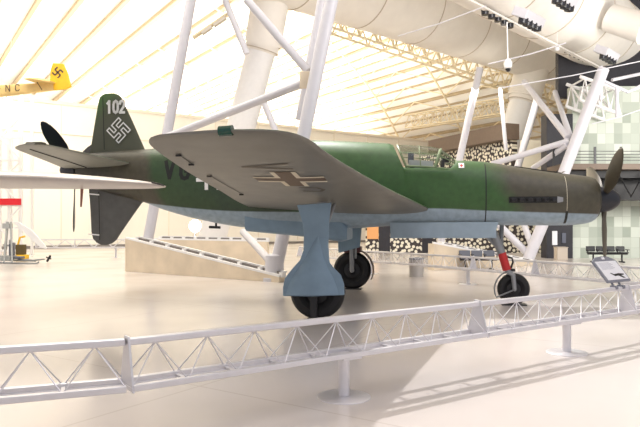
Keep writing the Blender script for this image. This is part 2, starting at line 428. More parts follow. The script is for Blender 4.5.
# fuselage letters and cross
tv, zv = TZ(166,178,.5); tg = TZ(182,179,.5)
hgt = TZ(170,161.5,.5)[1]-zv
decal('code_letter', text_quads('V', tv, zv, hgt, .23, wx=.88), side(.008), M['black_mark'], plane)
decal('code_letter', text_quads('G', tg[0], zv-.02, hgt, .23, wx=.82), side(.008), M['black_mark'], plane)
tx = TZ(213.5,182,.55)[0]; zx = TZ(213,172.5,.55)[1]; a_ = .38
wq = []
for sx_, sz_ in ((1,1),(1,-1),(-1,1),(-1,-1)):
    wq.append([(tx+sx_*.10,zx+sz_*.12),(tx+sx_*a_,zx+sz_*.12),(tx+sx_*a_,zx+sz_*.20),(tx+sx_*.10,zx+sz_*.20)])
    wq.append([(tx+sx_*.10,zx+sz_*.12),(tx+sx_*.18,zx+sz_*.12),(tx+sx_*.18,zx+sz_*a_),(tx+sx_*.10,zx+sz_*a_)])
for k in range(4): decal('cross_corner', wq[2*k:2*k+2], side(.008), M['white_mark'], plane)
mb = MB(); pb = L3(216,227.5,.1); mb.tube([pb+Vector((-.16,0,.01)), pb+Vector((.1,0,.0))], .03, 8); mb.tube([pb+Vector((0,0,.1)), pb+Vector((0,0,0))], .025, 8)
mb.build('drain_pipe', M['dark'], plane)

# canopy -----------------------------------------------------------------
def can(px, v, ytop, ybot, hw, shear=0):
    t = T(px); d = D(t); zt = EYE+(HY-ytop)/FP*d; zb = EYE+(HY-ybot)/FP*d
    a = v*math.pi; n = 2.3
    y = hw*math.copysign(abs(math.cos(a))**(2/n), math.cos(a)); z = zb+(zt-zb)*abs(math.sin(a))**(2/n)
    return Vector((t+shear*(z-zb), y, z))
CAN = [(407,145.2,168.5,.56,-.42),(414,145.6,168.8,.57,-.3),(421,146.2,169,.57,-.08),(428,147.4,169.5,.56,.15),(434.5,149.8,170,.54,.30),(442,153,170.5,.49,.20),(449,156.5,171,.43,.08),(455.5,160.5,171.5,.36,0)]
NA = 22
mb = MB(); mb.loft([[can(c[0], k/NA, c[1], c[2], c[3], c[4]) for k in range(NA+1)] for c in CAN], close=False)
canopy = mb.build('canopy', M['glass'], plane, smooth=True)
mb = MB()
for ci, r in ((0,.020),(2,.011),(4,.030),(7,.020)):
    c = CAN[ci]; mb.tube([can(c[0], k/NA, c[1], c[2], c[3], c[4]) for k in range(NA+1)], r, 6)
for v in (0, .18, .5, .82, 1):
    mb.tube([can(c[0], v, c[1], c[2], c[3], c[4]) for c in CAN], .022 if v in (0,1) else .010, 6)
for v in (.30,.70):
    mb.tube([can(c[0], v, c[1], c[2], c[3], c[4]) for c in CAN[4:]], .010, 6)
mb.build('canopy_frame', M['frame_green'], canopy, smooth=True)
sp = L3(411,160); mb = MB(); mb.box((sp.x,0,sp.z+.03),(.12,.42,.24)); mb.box((sp.x+.03,0,sp.z-.30),(.10,.40,.36)); mb.box((sp.x+.22,0,sp.z-.40),(.40,.40,.08))
mb.build('pilot_seat', M['seatgrey'], plane, bevel=.03)
mb = MB()
for y in (-.42,.42): mb.bar((T(410),y,L3(410,165).z),(T(433),y*.95,L3(433,166).z), .03, .13)
mb.bar((T(410),-.40,L3(410,165).z),(T(410),.40,L3(410,165).z), .03, .13)
mb.build('cockpit_lining', mat('pale_grey_lining', (.55,.56,.56), .5), plane)
sp = L3(440,165); mb = MB(); mb.box((sp.x+.05,0,sp.z-.05),(.08,.62,.24)); mb.tube([(sp.x-.10,0,sp.z-.2),(sp.x-.12,0,sp.z+.04)], .02, 8); mb.box((sp.x+.12,0,sp.z+.10),(.14,.12,.10))
mb.build('instrument_panel', M['dark'], plane, bevel=.01)

# wing -------------------------------------------------------------------
WS = [(.0,2.05,-1.88,1.97,2.03,.56),(.66,1.93,-1.84,1.99,2.06,.52),(2,1.60,-1.74,2.11,2.16,.45),(3,1.34,-1.655,2.21,2.26,.39),(4,1.09,-1.57,2.325,2.34,.33),(5,.845,-1.48,2.45,2.43,.27),(5.8,.65,-1.41,2.565,2.52,.22),
      (6.2,.58,-1.375,2.63,2.57,.19),(6.45,.50,-1.345,2.665,2.60,.165),(6.65,.38,-1.29,2.69,2.625,.135),(6.80,.14,-1.20,2.70,2.65,.09),(6.88,-.22,-1.05,2.70,2.67,.04)]
wf = [pchip([w[0] for w in WS], [w[k] for w in WS]) for k in range(1,6)]
def af(x):  # thickness distribution, 0 at LE, 1 at TE (peak 1)
    return (1.4845*math.sqrt(x)-.63*x-1.758*x*x+1.4215*x**3-.5075*x**4)
NX = 18
XS = [.5*(1-math.cos(math.pi*k/NX)) for k in range(NX+1)]
def wing_pt(s, x, lower):
    le, te, zl, zt, th = [f(s) for f in wf]
    z = zl+(zt-zl)*x; h = af(x)*th
    return Vector((le+(te-le)*x, -s, z-(h*.45+.006) if lower else z+h*.55+.006))
def wing(sign):
    mb = MB(); rr = []
    ss = [0,.33,.66,1,1.5,2,2.5,3,3.5,4,4.5,5,5.4,5.8,6,6.2,6.35,6.45,6.55,6.65,6.73,6.8,6.85,6.88]
    for s in ss:
        up = [wing_pt(s, x, False) for x in XS]; lo = [wing_pt(s, x, True) for x in XS]
        r = up[::-1]+lo[1:]
        if sign < 0: r = [Vector((p.x,-p.y,p.z)) for p in r]
        rr.append(r)
    mb.loft(rr)
    o = mb.build('wing', M['under'], plane, smooth=True, auto=50)
    o.data.materials.append(M['wing_top'])
    for p in o.data.polygons:
        if p.normal.z > .12: p.material_index = 1
    return o
wr = wing(1); wl = wing(-1)
def under(d=.007):
    def f(t, s):
        le, te = wf[0](s), wf[1](s); x = max(0, min(1, (t-le)/(te-le))); p = wing_pt(s, x, True); return Vector((t, -s, p.z-d))
    return f
ct, cs_ = -.06, 4.60; A = .52; w1 = .115; w2 = .185
bq = [[(ct-A,cs_-w1),(ct+A,cs_-w1),(ct+A,cs_+w1),(ct-A,cs_+w1)],[(ct-w1,cs_-A),(ct+w1,cs_-A),(ct+w1,cs_-w1),(ct-w1,cs_-w1)],[(ct-w1,cs_+w1),(ct+w1,cs_+w1),(ct+w1,cs_+A),(ct-w1,cs_+A)]]
decal('underwing_cross', bq, under(.006), M['brown'], wr, 6)
wq = []
for a in (1,-1):
    for b_ in (1,-1):
        wq.append([(ct+a*w1,cs_+b_*w1),(ct+a*A,cs_+b_*w1),(ct+a*A,cs_+b_*w2),(ct+a*w1,cs_+b_*w2)])
        wq.append([(ct+a*w1,cs_+b_*w1),(ct+a*w2,cs_+b_*w1),(ct+a*w2,cs_+b_*A),(ct+a*w1,cs_+b_*A)])
decal('cross_outline', wq, under(.009), M['cream_mark'], wr, 5)
fadem = mat('faded_letter', (.135,.115,.09), .6)
decal('underwing_letter', poly([(.10,5.28),(-.52,5.42),(.10,5.56)], .07), under(.006), fadem, wr, 5)
decal('underwing_letter', poly([(-.05,3.62),(.22,3.62),(.30,3.78),(.22,3.94),(-.05,3.94)], .06), under(.006), fadem, wr, 5)
lq = []
for s0, s1, xx in ((5.6,6.1,.88),(2.9,4.8,.88)):
    lq.append([(wf[0](s0)+(wf[1](s0)-wf[0](s0))*xx,s0),(wf[0](s1)+(wf[1](s1)-wf[0](s1))*xx,s1),(wf[0](s1)+(wf[1](s1)-wf[0](s1))*(xx+.007),s1),(wf[0](s0)+(wf[1](s0)-wf[0](s0))*(xx+.007),s0)])
decal('aileron_gap', lq, under(.005), M['black_mark'], wr, 10)
for s0 in (2.9,4.8,5.6,6.1):
    t_ = wf[0](s0)+(wf[1](s0)-wf[0](s0))*.885; p = under(.02)(t_, s0); mb = MB(); mb.box(p, (.08,.028,.028)); mb.build('hinge_bracket', M['dark'], wr, bevel=.01)
# green navigation light in the tip
p1 = wing_pt(6.62,.06,False)
mb = MB(); mb.tube([wing_pt(6.78,.40,True)+Vector((0,-.05,.05)), wing_pt(6.78,.29,True)+Vector((0,-.06,.05))], .06, 10)
mb.build('navigation_light', mat('dark_green_lens', (.0,.05,.035), .2), wr, smooth=True)

# fins ---------------------------------------------------------------------
def fin_pts(pl, th):
    """outline pairs (LE,TE) stacked -> symmetric foil"""
    rr = []
    for (tl, zl), (tt, zt), k in pl:
        r = []
        for sgn in (1,-1):
            xs = XS if sgn > 0 else XS[::-1][1:-1]
            for x in xs:
                r.append(Vector((tl+(tt-tl)*x, -sgn*(af(x)*th*k*.5+.004), zl+(zt-zl)*x)))
        rr.append(r)
    return rr
def tz(px, py): return TZ(px, py, 0)
mb = MB(); mb.loft(fin_pts([(tz(150,154),tz(89,156),1.0),(tz(145,149.5),tz(90.5,150.5),1),(tz(133,122),tz(95,122),.85),(tz(124,103),tz(98.3,103),.7),(tz(121.5,97.5),tz(99.8,97.5),.6),(tz(118.5,94.6),tz(102.5,94.8),.45),(tz(114,93.2),tz(106,93.4),.2)], .17))
fin = mb.build('dorsal_fin', M['fin'], plane, smooth=True, auto=50)
mb = MB(); mb.loft(fin_pts([(tz(150,198),tz(88,182),1.0),(tz(142,203),tz(89,190),1),(tz(130,220),tz(90.5,210),.9),(tz(121,233),tz(91.5,232),.8),(tz(116.5,240),tz(93,238.5),.7),(tz(112,243.5),tz(96.5,242.5),.5),(tz(107,245),tz(101,244.8),.25)], .17))
vfin = mb.build('ventral_fin', mat('dark_grey_fin_paint', (.10,.10,.092), .5, noise=.12), plane, smooth=True, auto=50)
def finside(d=.006, th=.17):
    def f(t, z): return Vector((t, -(th*.5*.92+d), z))
    return f
def rud(px0, y0, px1, y1, parent, nm, fs):
    a = tz(px0,y0); b_ = tz(px1,y1); decal(nm, [seg(a, b_, .018)], fs, M['black_mark'], parent, 8)
rud(104.5,98,106,150, fin, 'rudder_gap', finside(.001))
rud(100.5,192,101.5,240, vfin, 'rudder_gap', finside(.001))
for y in (194,234): 
    a = tz(90,y); b_ = tz(101,y+1); decal('trim_tab_edge', [seg(a,b_,.03)], finside(.003), M['white_mark'], vfin, 3)
tn, zn = tz(109.6,113.5); hn = tz(110,102)[1]-zn
decal('number_marking', text_quads('102', tn-.02, zn, hn, .22, adv=.60, wx=.66), finside(), M['white_mark'], fin, 3)
# hooked cross outline, as on the preserved aircraft
tcn, zcn = tz(120.3,130.8); u = .088
base = [(-.5,-.5),(-.5,-2.5),(2.5,-2.5),(2.5,-1.5),(.5,-1.5),(.5,-.5)]
pts = []
for k in range(4):
    c_, s_ = [(1,0),(0,1),(-1,0),(0,-1)][k]
    for x, y in base[:]:
        pts.append((x*c_-y*s_, x*s_+y*c_))
def spiral(u, rot, mirror=1):
    arm = [(-.5,.5),(-.5,2.5),(2.5,2.5),(2.5,1.5),(.5,1.5)]
    out = []
    for k in range(4):
        a = -math.pi/2*k
        for x, y in arm:
            X, Y = x*math.cos(a)-y*math.sin(a), x*math.sin(a)+y*math.cos(a)
            out.append((X, Y))
    cr, sr = math.cos(rot), math.sin(rot)
    return [(mirror*(x*cr-y*sr)*u, (x*sr+y*cr)*u) for x, y in out]
sw = [(tcn+a, zcn+b_) for a, b_ in spiral(.082, R(45))]
decal('tail_marking', poly(sw+[sw[0]], .03), finside(), M['white_mark'], fin, 2)

# tailplane -----------------------------------------------------------------
def tail(sign):
    TS = [(.15,-4.60,-6.40,3.03,2.98,.20),(.35,-4.68,-6.38,3.05,2.99,.19),(1.2,-4.84,-6.22,3.09,3.05,.15),(2.2,-5.02,-6.0,3.14,3.10,.11),(2.7,-5.12,-5.86,3.17,3.12,.09),(2.88,-5.2,-5.74,3.18,3.13,.06),(2.96,-5.34,-5.62,3.19,3.14,.03)]
    rr = []
    for s, le, te, zl, zt, th in TS:
        up = [Vector((le+(te-le)*x, -s, zl+(zt-zl)*x+af(x)*th*.5+.004)) for x in XS]; lo = [Vector((le+(te-le)*x, -s, zl+(zt-zl)*x-af(x)*th*.5-.004)) for x in XS]
        r = up[::-1]+lo[1:]
        rr.append([Vector((p.x, p.y*sign, p.z)) for p in r])
    mb = MB(); mb.loft(rr)
    o = mb.build('tailplane', mat('tailplane_underside', (.26,.265,.23), .45, noise=.08), plane, smooth=True, auto=50)
    o.data.materials.append(M['wing_top'])
    for p in o.data.polygons:
        if p.normal.z > .12: p.material_index = 1
    return o, TS
tp, TS = tail(1); tail(-1)
e1 = MB(); 
def tl(s, x):
    ff = [pchip([q[0] for q in TS], [q[k] for q in TS]) for k in range(1,6)]
    le, te, zl, zt, th = [f(s) for f in ff]; return Vector((le+(te-le)*x, -s, zl+(zt-zl)*x-af(x)*th*.5-.012))
e1.tube([tl(s, .62) for s in (.4,1.0,1.6,2.2,2.65)], .010, 6)
e1.build('elevator_gap', M['black_mark'], tp)
# balance horn raised at the tip
mb = MB(); mb.box(tl(2.85,.25)+Vector((0,0,.05)), (.34,.16,.05)); mb.build('elevator_horn', M['olive'], tp, bevel=.02)

# propellers ------------------------------------------------------------------
def blade(mb, hub, ang, Rr, chord, fwd, pitch):
    # disc plane is (starboard, up); ang from up toward starboard
    rad = Vector((0, -math.sin(ang), math.cos(ang))); ax = Vector((1,0,0)); tang = rad.cross(ax)
    rr = []
    for f, c, p in ((.08,.28,1),(.16,.34,1),(.26,.62,.95),(.40,.92,.85),(.55,1.0,.75),(.70,.97,.66),(.83,.82,.58),(.93,.55,.5),(.98,.28,.46),(1.0,.06,.45)):
        th = pitch*p; cd = tang*math.cos(th)+ax*math.sin(th); nd = ax*math.cos(th)-tang*math.sin(th)
        tk = chord*(.35 if f < .2 else .12-.07*f)
        r = []
        for k in range(12):
            a = 2*math.pi*k/12
            r.append(hub+rad*(Rr*f)+cd*(math.cos(a)*chord*c*.5)+nd*(math.sin(a)*tk*.5))
        rr.append(r)
    mb.loft(rr)
sz = EYE+(HY-199.5)/FP*D(T(605))
xs0, xs1 = T(597.5), T(620.5)
prop = None
Ls = xs1-xs0
mb = MB(); mb.lathe([(.27*math.sqrt(max(0,1-u**2.2)), u*Ls) for u in [0,.1,.2,.3,.4,.5,.6,.7,.8,.88,.94,.98,1]], (xs0,0,sz), (1,0,0), 32)
spn = mb.build('front_spinner', M['spin'], plane, smooth=True)
mb = MB(); mb.lathe([(.36,-.06),(.36,-.01),(.27,0)], (xs0,0,sz), (1,0,0), 32); mb.build('spinner_back_plate', M['dark'], spn, smooth=True)
FB = [R(54), R(176), R(300)]
for a in FB:
    mb = MB(); blade(mb, Vector((xs0+.12,0,sz)), a, 1.52, .31, 1, R(-42)); mb.build('propeller_blade', M['propdark'], spn, smooth=True)
rx = T(77); rzz = EYE+(HY-166)/FP*D(rx)
mb = MB(); mb.lathe([(.24*math.sqrt(max(0,1-u**2)), -u*.48) for u in [0,.15,.3,.45,.6,.75,.88,.95,1]], (T(79),0,EYE+(HY-170)/FP*D(T(79))), (1,0,0), 28)
rspn = mb.build('rear_spinner', M['spin'], plane, smooth=True)
for a in (R(58), R(178), R(298)):
    mb = MB(); blade(mb, Vector((rx-.05,0,rzz)), a, 1.55, .34, 1, R(36)); mb.build('propeller_blade', M['spin'], rspn, smooth=True)

# belly: radiator scoop and nose-wheel door ------------------------------------
ra, rb, rc = T(245,.5), T(303,.5), T(347,.5)
zs = lambda px, py: TZ(px, py, .5)[1]
mb = MB()
prof = [(ra, zs(245,210), zs(245,231.5)), (rb, zs(303,210), zs(303,237)), (T(328,.5), zs(328,212), zs(328,240.5)), (T(340,.5), zs(340,218), zs(340,242)), (rc, zs(347,226), zs(347,240))]
rr = []
for t, za_, zb2 in prof:
    c_ = (za_+zb2)/2; h = (za_-zb2)/2
    rr.append([Vector((t, .52*math.copysign(abs(math.cos(a))**.35, math.cos(a)), c_+h*math.copysign(abs(math.sin(a))**.35, math.sin(a)))) for a in [2*math.pi*(k+.5)/40 for k in range(40)]])
mb.loft(rr); mb.build('radiator_scoop', M['blue_door'], plane, smooth=True)
mb = MB(); mb.prism([L3(390,222.5,.47),L3(498.5,222,.47),L3(496,231,.47),L3(496.5,238.2,.47),L3(390.5,238.2,.47)], (0,.05,0)); mb.build('nose_gear_door', M['blue'], plane, bevel=.012)
mb = MB(); mb.prism([L3(390,222.5,.47)+Vector((0,.94,0)),L3(498.5,222,.47)+Vector((0,.94,0)),L3(496.5,238.2,.47)+Vector((0,.94,0)),L3(390.5,238.2,.47)+Vector((0,.94,0))], (0,.05,0)); mb.build('nose_gear_door', M['blue'], plane, bevel=.012)

# landing gear -------------------------------------------------------------------
def wheel(parent, c, r, w, hubm):
    mb = MB(); h = w/2
    mb.lathe([(r*.52,-h*.7),(r*.66,-h*.95),(r*.86,-h*.9),(r*.97,-h*.55),(r,0),(r*.97,h*.55),(r*.86,h*.9),(r*.66,h*.95),(r*.52,h*.7),(r*.52,-h*.7)], c, (0,1,0), 40, cap=False)
    ty = mb.build('tyre', M['black'], parent, smooth=True)
    mb = MB(); mb.lathe([(.01,-h*.55),(r*.16,-h*.8),(r*.2,-h*.55),(r*.42,-h*.45),(r*.53,-h*.72),(r*.53,h*.72),(r*.42,h*.45),(r*.2,h*.55),(.01,h*.6)], c, (0,1,0), 28)
    mb.build('wheel_hub', hubm, ty, smooth=True)
    return ty
MG = 2.62
for sgn, nm in ((1,'s'),(-1,'p')):
    y = -sgn*MG
    root = bpy.data.objects.new('main_landing_gear', None); C.objects.link(root); root.parent = plane
    wheel(root, Vector((0,y,.49)), .49, .34, M['dark'])
    mb = MB()
    mb.tube([(0.02,y+sgn*.30,2.1),(0.02,y+sgn*.28,1.25)], .085, 14); mb.tube([(0.02,y+sgn*.28,1.3),(0.02,y+sgn*.26,.49)], .06, 12)
    mb.tube([(0.02,y+sgn*.28,.49),(0.02,y,.49)], .055, 12)
    mb.box((.12,y+sgn*.28,1.05),(.05,.10,.5)); mb.tube([(.25,y+sgn*.45,2.1),(.06,y+sgn*.28,1.5)], .035, 10)
    mb.box((0.02,y+sgn*.29,1.5),(.24,.14,.5))
    mb.build('oleo_leg', M['steel'], root, smooth=True, bevel=.01)
    if sgn > 0:
        mb = MB(); sd = 2.92
        o1 = [(297,205),(331.5,202.5),(330,214),(329,225),(328.5,245),(329.5,262),(334,268),(341,275),(344,284),(344.5,295),(313,296.5),(283,296),(283,287),(285,278),(292,269),(300,260),(303.5,250),(304,235),(303,224)]
        mb.prism([L3(a, b_, sd) for a, b_ in o1], (0,.035,0)); dr = mb.build('gear_door', M['blue_door'], root, bevel=.012)
        mb = MB()   # bulged, pointed wheel fairing on the lower door
        prof = [(318.5,318.5,235,0),(312.5,321,246,.05),(306,324,258,.09),(299,328,268,.115),(292,333,277,.13),(288,337,287,.13),(286,339,294.5,.12)]
        rr = []
        for x0, x1, yy, bu in prof:
            rr.append([L3(x0+(x1-x0)*k/12, yy, sd)+Vector((0,-.017-bu*math.sin(math.pi*(k/12)**.8)**.7 if 0 < k < 12 else -.017,0)) for k in range(13)])
        mb.loft(rr, close=False)
        n0 = len(rr[-1]); mb.add(rr[-1], [tuple(range(n0))])
        mb.build('wheel_fairing', M['blue_door'], dr, smooth=True)
        mb = MB(); mb.prism([L3(310,296,2.86),L3(317.5,296,2.86),L3(317,317,2.86),L3(310.5,317,2.86)], (0,.06,0)); mb.box((0.0,-2.62,.012),(.34,.20,.024)); mb.build('tow_fitting', M['dark'], root, bevel=.006)
    else:
        mb = MB(); n = 14   # curved guard on the wheel's front
        mb.loft([[Vector((.54*math.cos(a), y+dy, .49+.54*math.sin(a))) for dy in (-.16,.16)]+[Vector((.56*math.cos(a), y+dy, .49+.56*math.sin(a))) for dy in (.16,-.16)] for a in [R(-25+8*k) for k in range(n)]])
        mb.build('mud_guard', mat('brown_guard', (.10,.065,.055), .5), root)
        mb = MB(); mb.box((.02,y-.02,1.03),(.44,.36,.16)); mb.build('fork_collar', mat('dark_red_metal', (.12,.05,.05), .5), root, bevel=.02)
        mb = MB(); mb.prism([Vector((-.35,y-.45,2.2)),Vector((.35,y-.45,2.2)),Vector((.25,y-.45,1.1)),Vector((-.3,y-.45,.95))], (0,.03,0)); mb.build('gear_door', M['blue_door'], root, bevel=.01)
        mb = MB(); mb.tube([(-.35,y+.3,1.75),(-.1,y+.3,1.85),(.1,y+.3,1.6)], .018, 8); mb.build('brake_hose', M['dark'], root)
        mb = MB(); mb.box((0,y,.012),(.5,.3,.024)); mb.build('wheel_plate', M['dark'], root)
ng = bpy.data.objects.new('nose_landing_gear', None); C.objects.link(ng); ng.parent = plane
nt_ = T(513.5); nz = .33
wheel(ng, Vector((nt_,0,nz)), .33, .22, M['dark'])
ptop = L3(491,236,.0); pk = L3(500.5,250,.15); pl_ = L3(508,272,.15)
mb = MB(); mb.tube([ptop+Vector((0,-.1,.15)), pk, pl_], [.085,.085,.06], 12)
mb.tube([pl_, Vector((nt_-.03,-.16,nz+.3)), Vector((nt_,-.16,nz))], [.06,.05,.045], 12); mb.tube([Vector((nt_,-.18,nz)), Vector((nt_,.05,nz))], .035, 10)
mb.tube([ptop+Vector((.25,.25,.25)), L3(501,249,-.1)], .045, 10); mb.tube([ptop+Vector((-.3,-.05,.2)), pk], .04, 10)
mb.build('oleo_leg', M['steel'], ng, smooth=True)
a = L3(501.8,253,.15); b_ = L3(507,270,.15)
mb = MB(); mb.tube([a,b_], .085, 14); mb.build('red_sleeve', M['red'], ng, smooth=True)
mb = MB(); mb.tube([L3(503,256,.1), L3(512,258,.1), L3(513,262,.1), L3(511,268,.1), L3(508,272,.1)], .022, 8); mb.box(L3(512,270,.1),(.12,.08,.06)); mb.build('scissor_link', M['dark'], ng, bevel=.006)
mb = MB(); mb.tube([L3(507,272,.18)]+[Vector((nt_+.40*math.cos(a), -.14, nz+.40*math.sin(a))) for a in [R(125+10*k) for k in range(9)]]+[Vector((nt_,-.17,nz))], .016, 8); mb.build('mud_guard', M['steel'], ng)
mb = MB(); mb.box((nt_,0,.01),(.5,.34,.02)); mb.build('wheel_plate', M['dark'], ng)

# ================================================================== the hall
av = Vector((-.56,.8285,0)); bv = Vector((.8285,.56,0))
def AB(a, b, z): return av*a+bv*b+Vector((0,0,z))
mb = MB(); mb.add([(-90,-30,0),(90,-30,0),(90,150,0),(-90,150,0)], [(0,1,2,3)]); struct('floor', mb, M['floor'])
# vaulted ceiling
EA, EB = 50.0, 29.0
def el(phi): return EA*math.cos(phi), EB*math.sin(phi)+EYE
phis = [R(6+4*k) for k in range(30)]
mb = MB(); mb.loft([[AB(a, *el(p)) for p in phis] for a in (-12,20,60,100,132)], close=False)
ceil = struct('ceiling', mb, M['ceil'], smooth=True)
# purlins at equal arc spacing
pl = []
for sg in (-1, 1):
    p = math.acos(14.0/EA); last = el(p); acc = 0
    if sg > 0: pl.append(p)
    while R(5) < p < R(122):
        p += R(.05)*sg; q = el(p); acc += math.dist(q, last); last = q
        if acc >= 3.85: pl.append(p); acc = 0
pl.sort()
low_ = [q for q in pl if q < R(46)]
fine_ = [a+(b_-a)*k/4 for a, b_ in zip(low_, low_[1:]) for k in (1,2,3)]
pl += fine_
pl.sort()
mb_all = []
for p in pl:
    b0, z0 = el(p); nrm = Vector((math.cos(p)/EA, math.sin(p)/EB)).normalized()
    c = (b0-nrm.x*.36, z0-nrm.y*.36)
    up = bv*nrm.x+Vector((0,0,nrm.y))
    lw = .46 if p > R(48) else (.13 if p in fine_ else .22)
    mb = MB(); mb.bar(AB(-12,*c), AB(131.8,*c), lw, lw*1.5, up); struct('beam', mb, M['beam'], ceil)
# chevron bracing and arch ribs over the low side
ribs = [16,25,34,43,52,61,70,79,88,97,106,115,124]
lowp = [q for q in pl if q < R(52)][::2]
for a in ribs:
    mb = MB(); pp = [R(8+3*k) for k in range(17)]
    mb.tube([AB(a, el(q)[0]*.972, (el(q)[1]-EYE)*.972+EYE) for q in pp], .10, 6); struct('rib', mb, M['palebeam'], ceil)
    mb = MB()
    for q0, q1 in zip(lowp, lowp[1:]):
        for sgn in (1,-1):
            mb.tube([AB(a, el(q0)[0]*.98, (el(q0)[1]-EYE)*.98+EYE), AB(a+sgn*4.5, el(q1)[0]*.98, (el(q1)[1]-EYE)*.98+EYE)], .06, 5)
    struct('bracing', mb, M['palebeam'], ceil)
mb = MB(); mb.loft([[AB(132, *el(q)) for q in phis], [AB(132, el(q)[0], 0) for q in phis]], close=False); struct('wall_far', mb, M['wallw'])
mb = MB(); mb.loft([[AB(a, el(R(6))[0], 0), AB(a, *el(R(6)))] for a in (-12,132)], close=False); struct('wall_right', mb, M['wallw'])
# white end wall, ~10 m high
E0 = Vector((-18.7,44.7,0))
w0 = E0-bv*40; w1 = E0+bv*37
mb = MB(); mb.bar(w0+Vector((0,0,5.25)), w1+Vector((0,0,5.25)), .4, 10.5)
wb = struct('wall_back', mb, M['wallw'])
mb = MB()
for z in (10.4, 8.2): mb.bar(w0-av*.24+Vector((0,0,z)), w1-av*.24+Vector((0,0,z)), .12, .22 if z > 9 else .05)
for k in range(20): mb.bar(w0+bv*(4*k)-av*.22+Vector((0,0,.3)), w0+bv*(4*k)-av*.22+Vector((0,0,10.3)), .06, .06, up=tuple(bv))
struct('trim_1', mb, mat('wall_trim', (.80,.73,.62), .6), wb)
mb = MB(); mb.bar(w0-av*.25+Vector((0,0,.1)), w1-av*.25+Vector((0,0,.1)), .08, .2); struct('baseboard_back', mb, M['concdark'])

# perforated screen wall with brown fascia --------------------------------------
YP = 37.0
x0, x1 = G(366,YP).x, G(548,YP).x
mb = MB(); mb.box(((x0+x1)/2, YP+.2, 1.8), (x1-x0, .4, 3.6)); wp = struct('wall_perforated', mb, M['dots'])
u0 = G(421,47.5); u1 = G(512,38.0); ul = (u1-u0).length
mb = MB(); mb.box((ul/2, .2, 4.9), (ul, .4, 4.0)); wu = struct('wall_mezzanine', mb, M['dots']); wu.location = u0; wu.rotation_euler = (0,0,math.atan2((u1-u0).y,(u1-u0).x))
mb = MB(); mb.box((ul/2+1.2, -.2, 7.35), (ul-1.8, 1.0, .95)); tf = struct('trim_2', mb, M['brownwall']); tf.location = u0; tf.rotation_euler = wu.rotation_euler
mb = MB(); mb.box((G(522,YP).x+.9, YP-.1, 5.6), (2.0, .25, 2.2)); struct('trim_3', mb, M['creamwall'])
for i, (pa, pb_, ya, yb, mm) in enumerate(((367,378.5,226,239,'orange'),(378.8,390,222,253.5,'darkwall'),(422,432,232,253.5,'darkwall'))):
    a = P(pa, yb, YP); b_ = P(pb_, ya, YP)
    mb = MB(); mb.box(((a.x+b_.x)/2, YP-.03, (max(a.z,0)+b_.z)/2), (b_.x-a.x, .06, b_.z-max(a.z,0))); struct('door_%d' % (i+1), mb, M[mm])
# dark block and grey-green tiled wall at the right --------------------------------
YT = 31.0
xa, xb, xc = G(546,YT).x, G(572,YT).x, G(720,YT).x
mb = MB(); mb.box(((xa+xb)/2, YT+.3, 3.6), (xb-xa, .8, 7.2)); struct('wall_dark', mb, M['darkwall'])
mb = MB(); mb.box(((xb+xc)/2, YT+.3, 4.3), (xc-xb, .6, 8.6)); struct('wall_tiled', mb, M['tiles'])
mb = MB(); mb.box(((xb+xc)/2+1.2, YT+2.5, 11.2), (xc-xb+2, .4, 5.4)); struct('wall_upper', mb, M['darkwall'])
# poster on the dark wall
a = P(552.3,245,YT-.15); b_ = P(557.3,231,YT-.15)
mb = MB(); mb.box(((a.x+b_.x)/2, YT-.13, (a.z+b_.z)/2), (b_.x-a.x, .05, b_.z-a.z)); o = mb.build('poster', M['panel']); tag(o, 'narrow white poster on the dark wall under the aircraft nose', 'poster')
a = P(562,243,YT-.15); b_ = P(566,233,YT-.15)
mb = MB(); mb.box(((a.x+b_.x)/2, YT-.13, (a.z+b_.z)/2), (b_.x-a.x, .05, b_.z-a.z)); o = mb.build('poster', mat('dim_poster', (.10,.11,.15), .4)); tag(o, 'dim blue-grey poster right of the white poster on the dark wall', 'poster')
# beige box below it
a = P(555.5,261,29.5); b_ = P(566,249,29.5)
tb_ = thing('storage_box', 'beige upright box standing on the floor against the dark wall', 'box', (((a.x+b_.x)/2), 29.5, 0))
mb = MB(); mb.box((0,0,.29), (.5,.45,.58)); mb.build('body', mat('beige_box', (.55,.48,.40), .6), tb_, bevel=.02)
mb = MB(); mb.box((0,0,.60), (.54,.49,.04)); mb.build('lid', mat('beige_box_lid', (.45,.38,.31), .6), tb_, bevel=.01)

# mezzanine walkway in front of the tiles
YM = 28.6
mz = thing('walkway', 'dark raised walkway with cable railing behind the front propeller', 'walkway', (G(560,YM).x, YM, 0))
def zpx(py, Y): return EYE+(HY-py)/FP*Y
L_ = 12.5
mb = MB(); mb.box((L_/2,0.6,(zpx(200,YM)+zpx(184,YM))/2), (L_,.5,zpx(184,YM)-zpx(200,YM))); mb.box((L_/2,0.3,(zpx(178,YM)+zpx(170,YM))/2), (L_,.3,.34)); mb.box((L_/2,1.1,(zpx(190,YM)+zpx(172,YM))/2),(L_,.1,zpx(172,YM)-zpx(190,YM)))
mb.build('girder', M['walkdark'], mz)
mb = MB(); mb.box((L_/2,.7,zpx(167,YM)), (L_,1.9,.26)); mb.build('deck', M['brownwall'], mz)
mb = MB()
mb.tube([(.2+k*.6,-.15,zpx(197 if k % 2 else 173,YM)) for k in range(21)], .05, 5)
mb.build('truss_web', M['dark'], mz)
for pxp in (553,594,620,648,676):
    mb = MB(); x = G(pxp,YM).x-mz.location.x; mb.box((x,-.1,(zpx(166,YM)+zpx(147,YM))/2), (.10,.05,zpx(147,YM)-zpx(166,YM))); mb.build('post', M['dark'], mz)
for py in (151.5,154.5,157.5,160.5):
    mb = MB(); mb.tube([(0,-.1,zpx(py,YM)),(L_,-.1,zpx(py,YM))], .016, 6); mb.build('rail', M['dark'], mz)

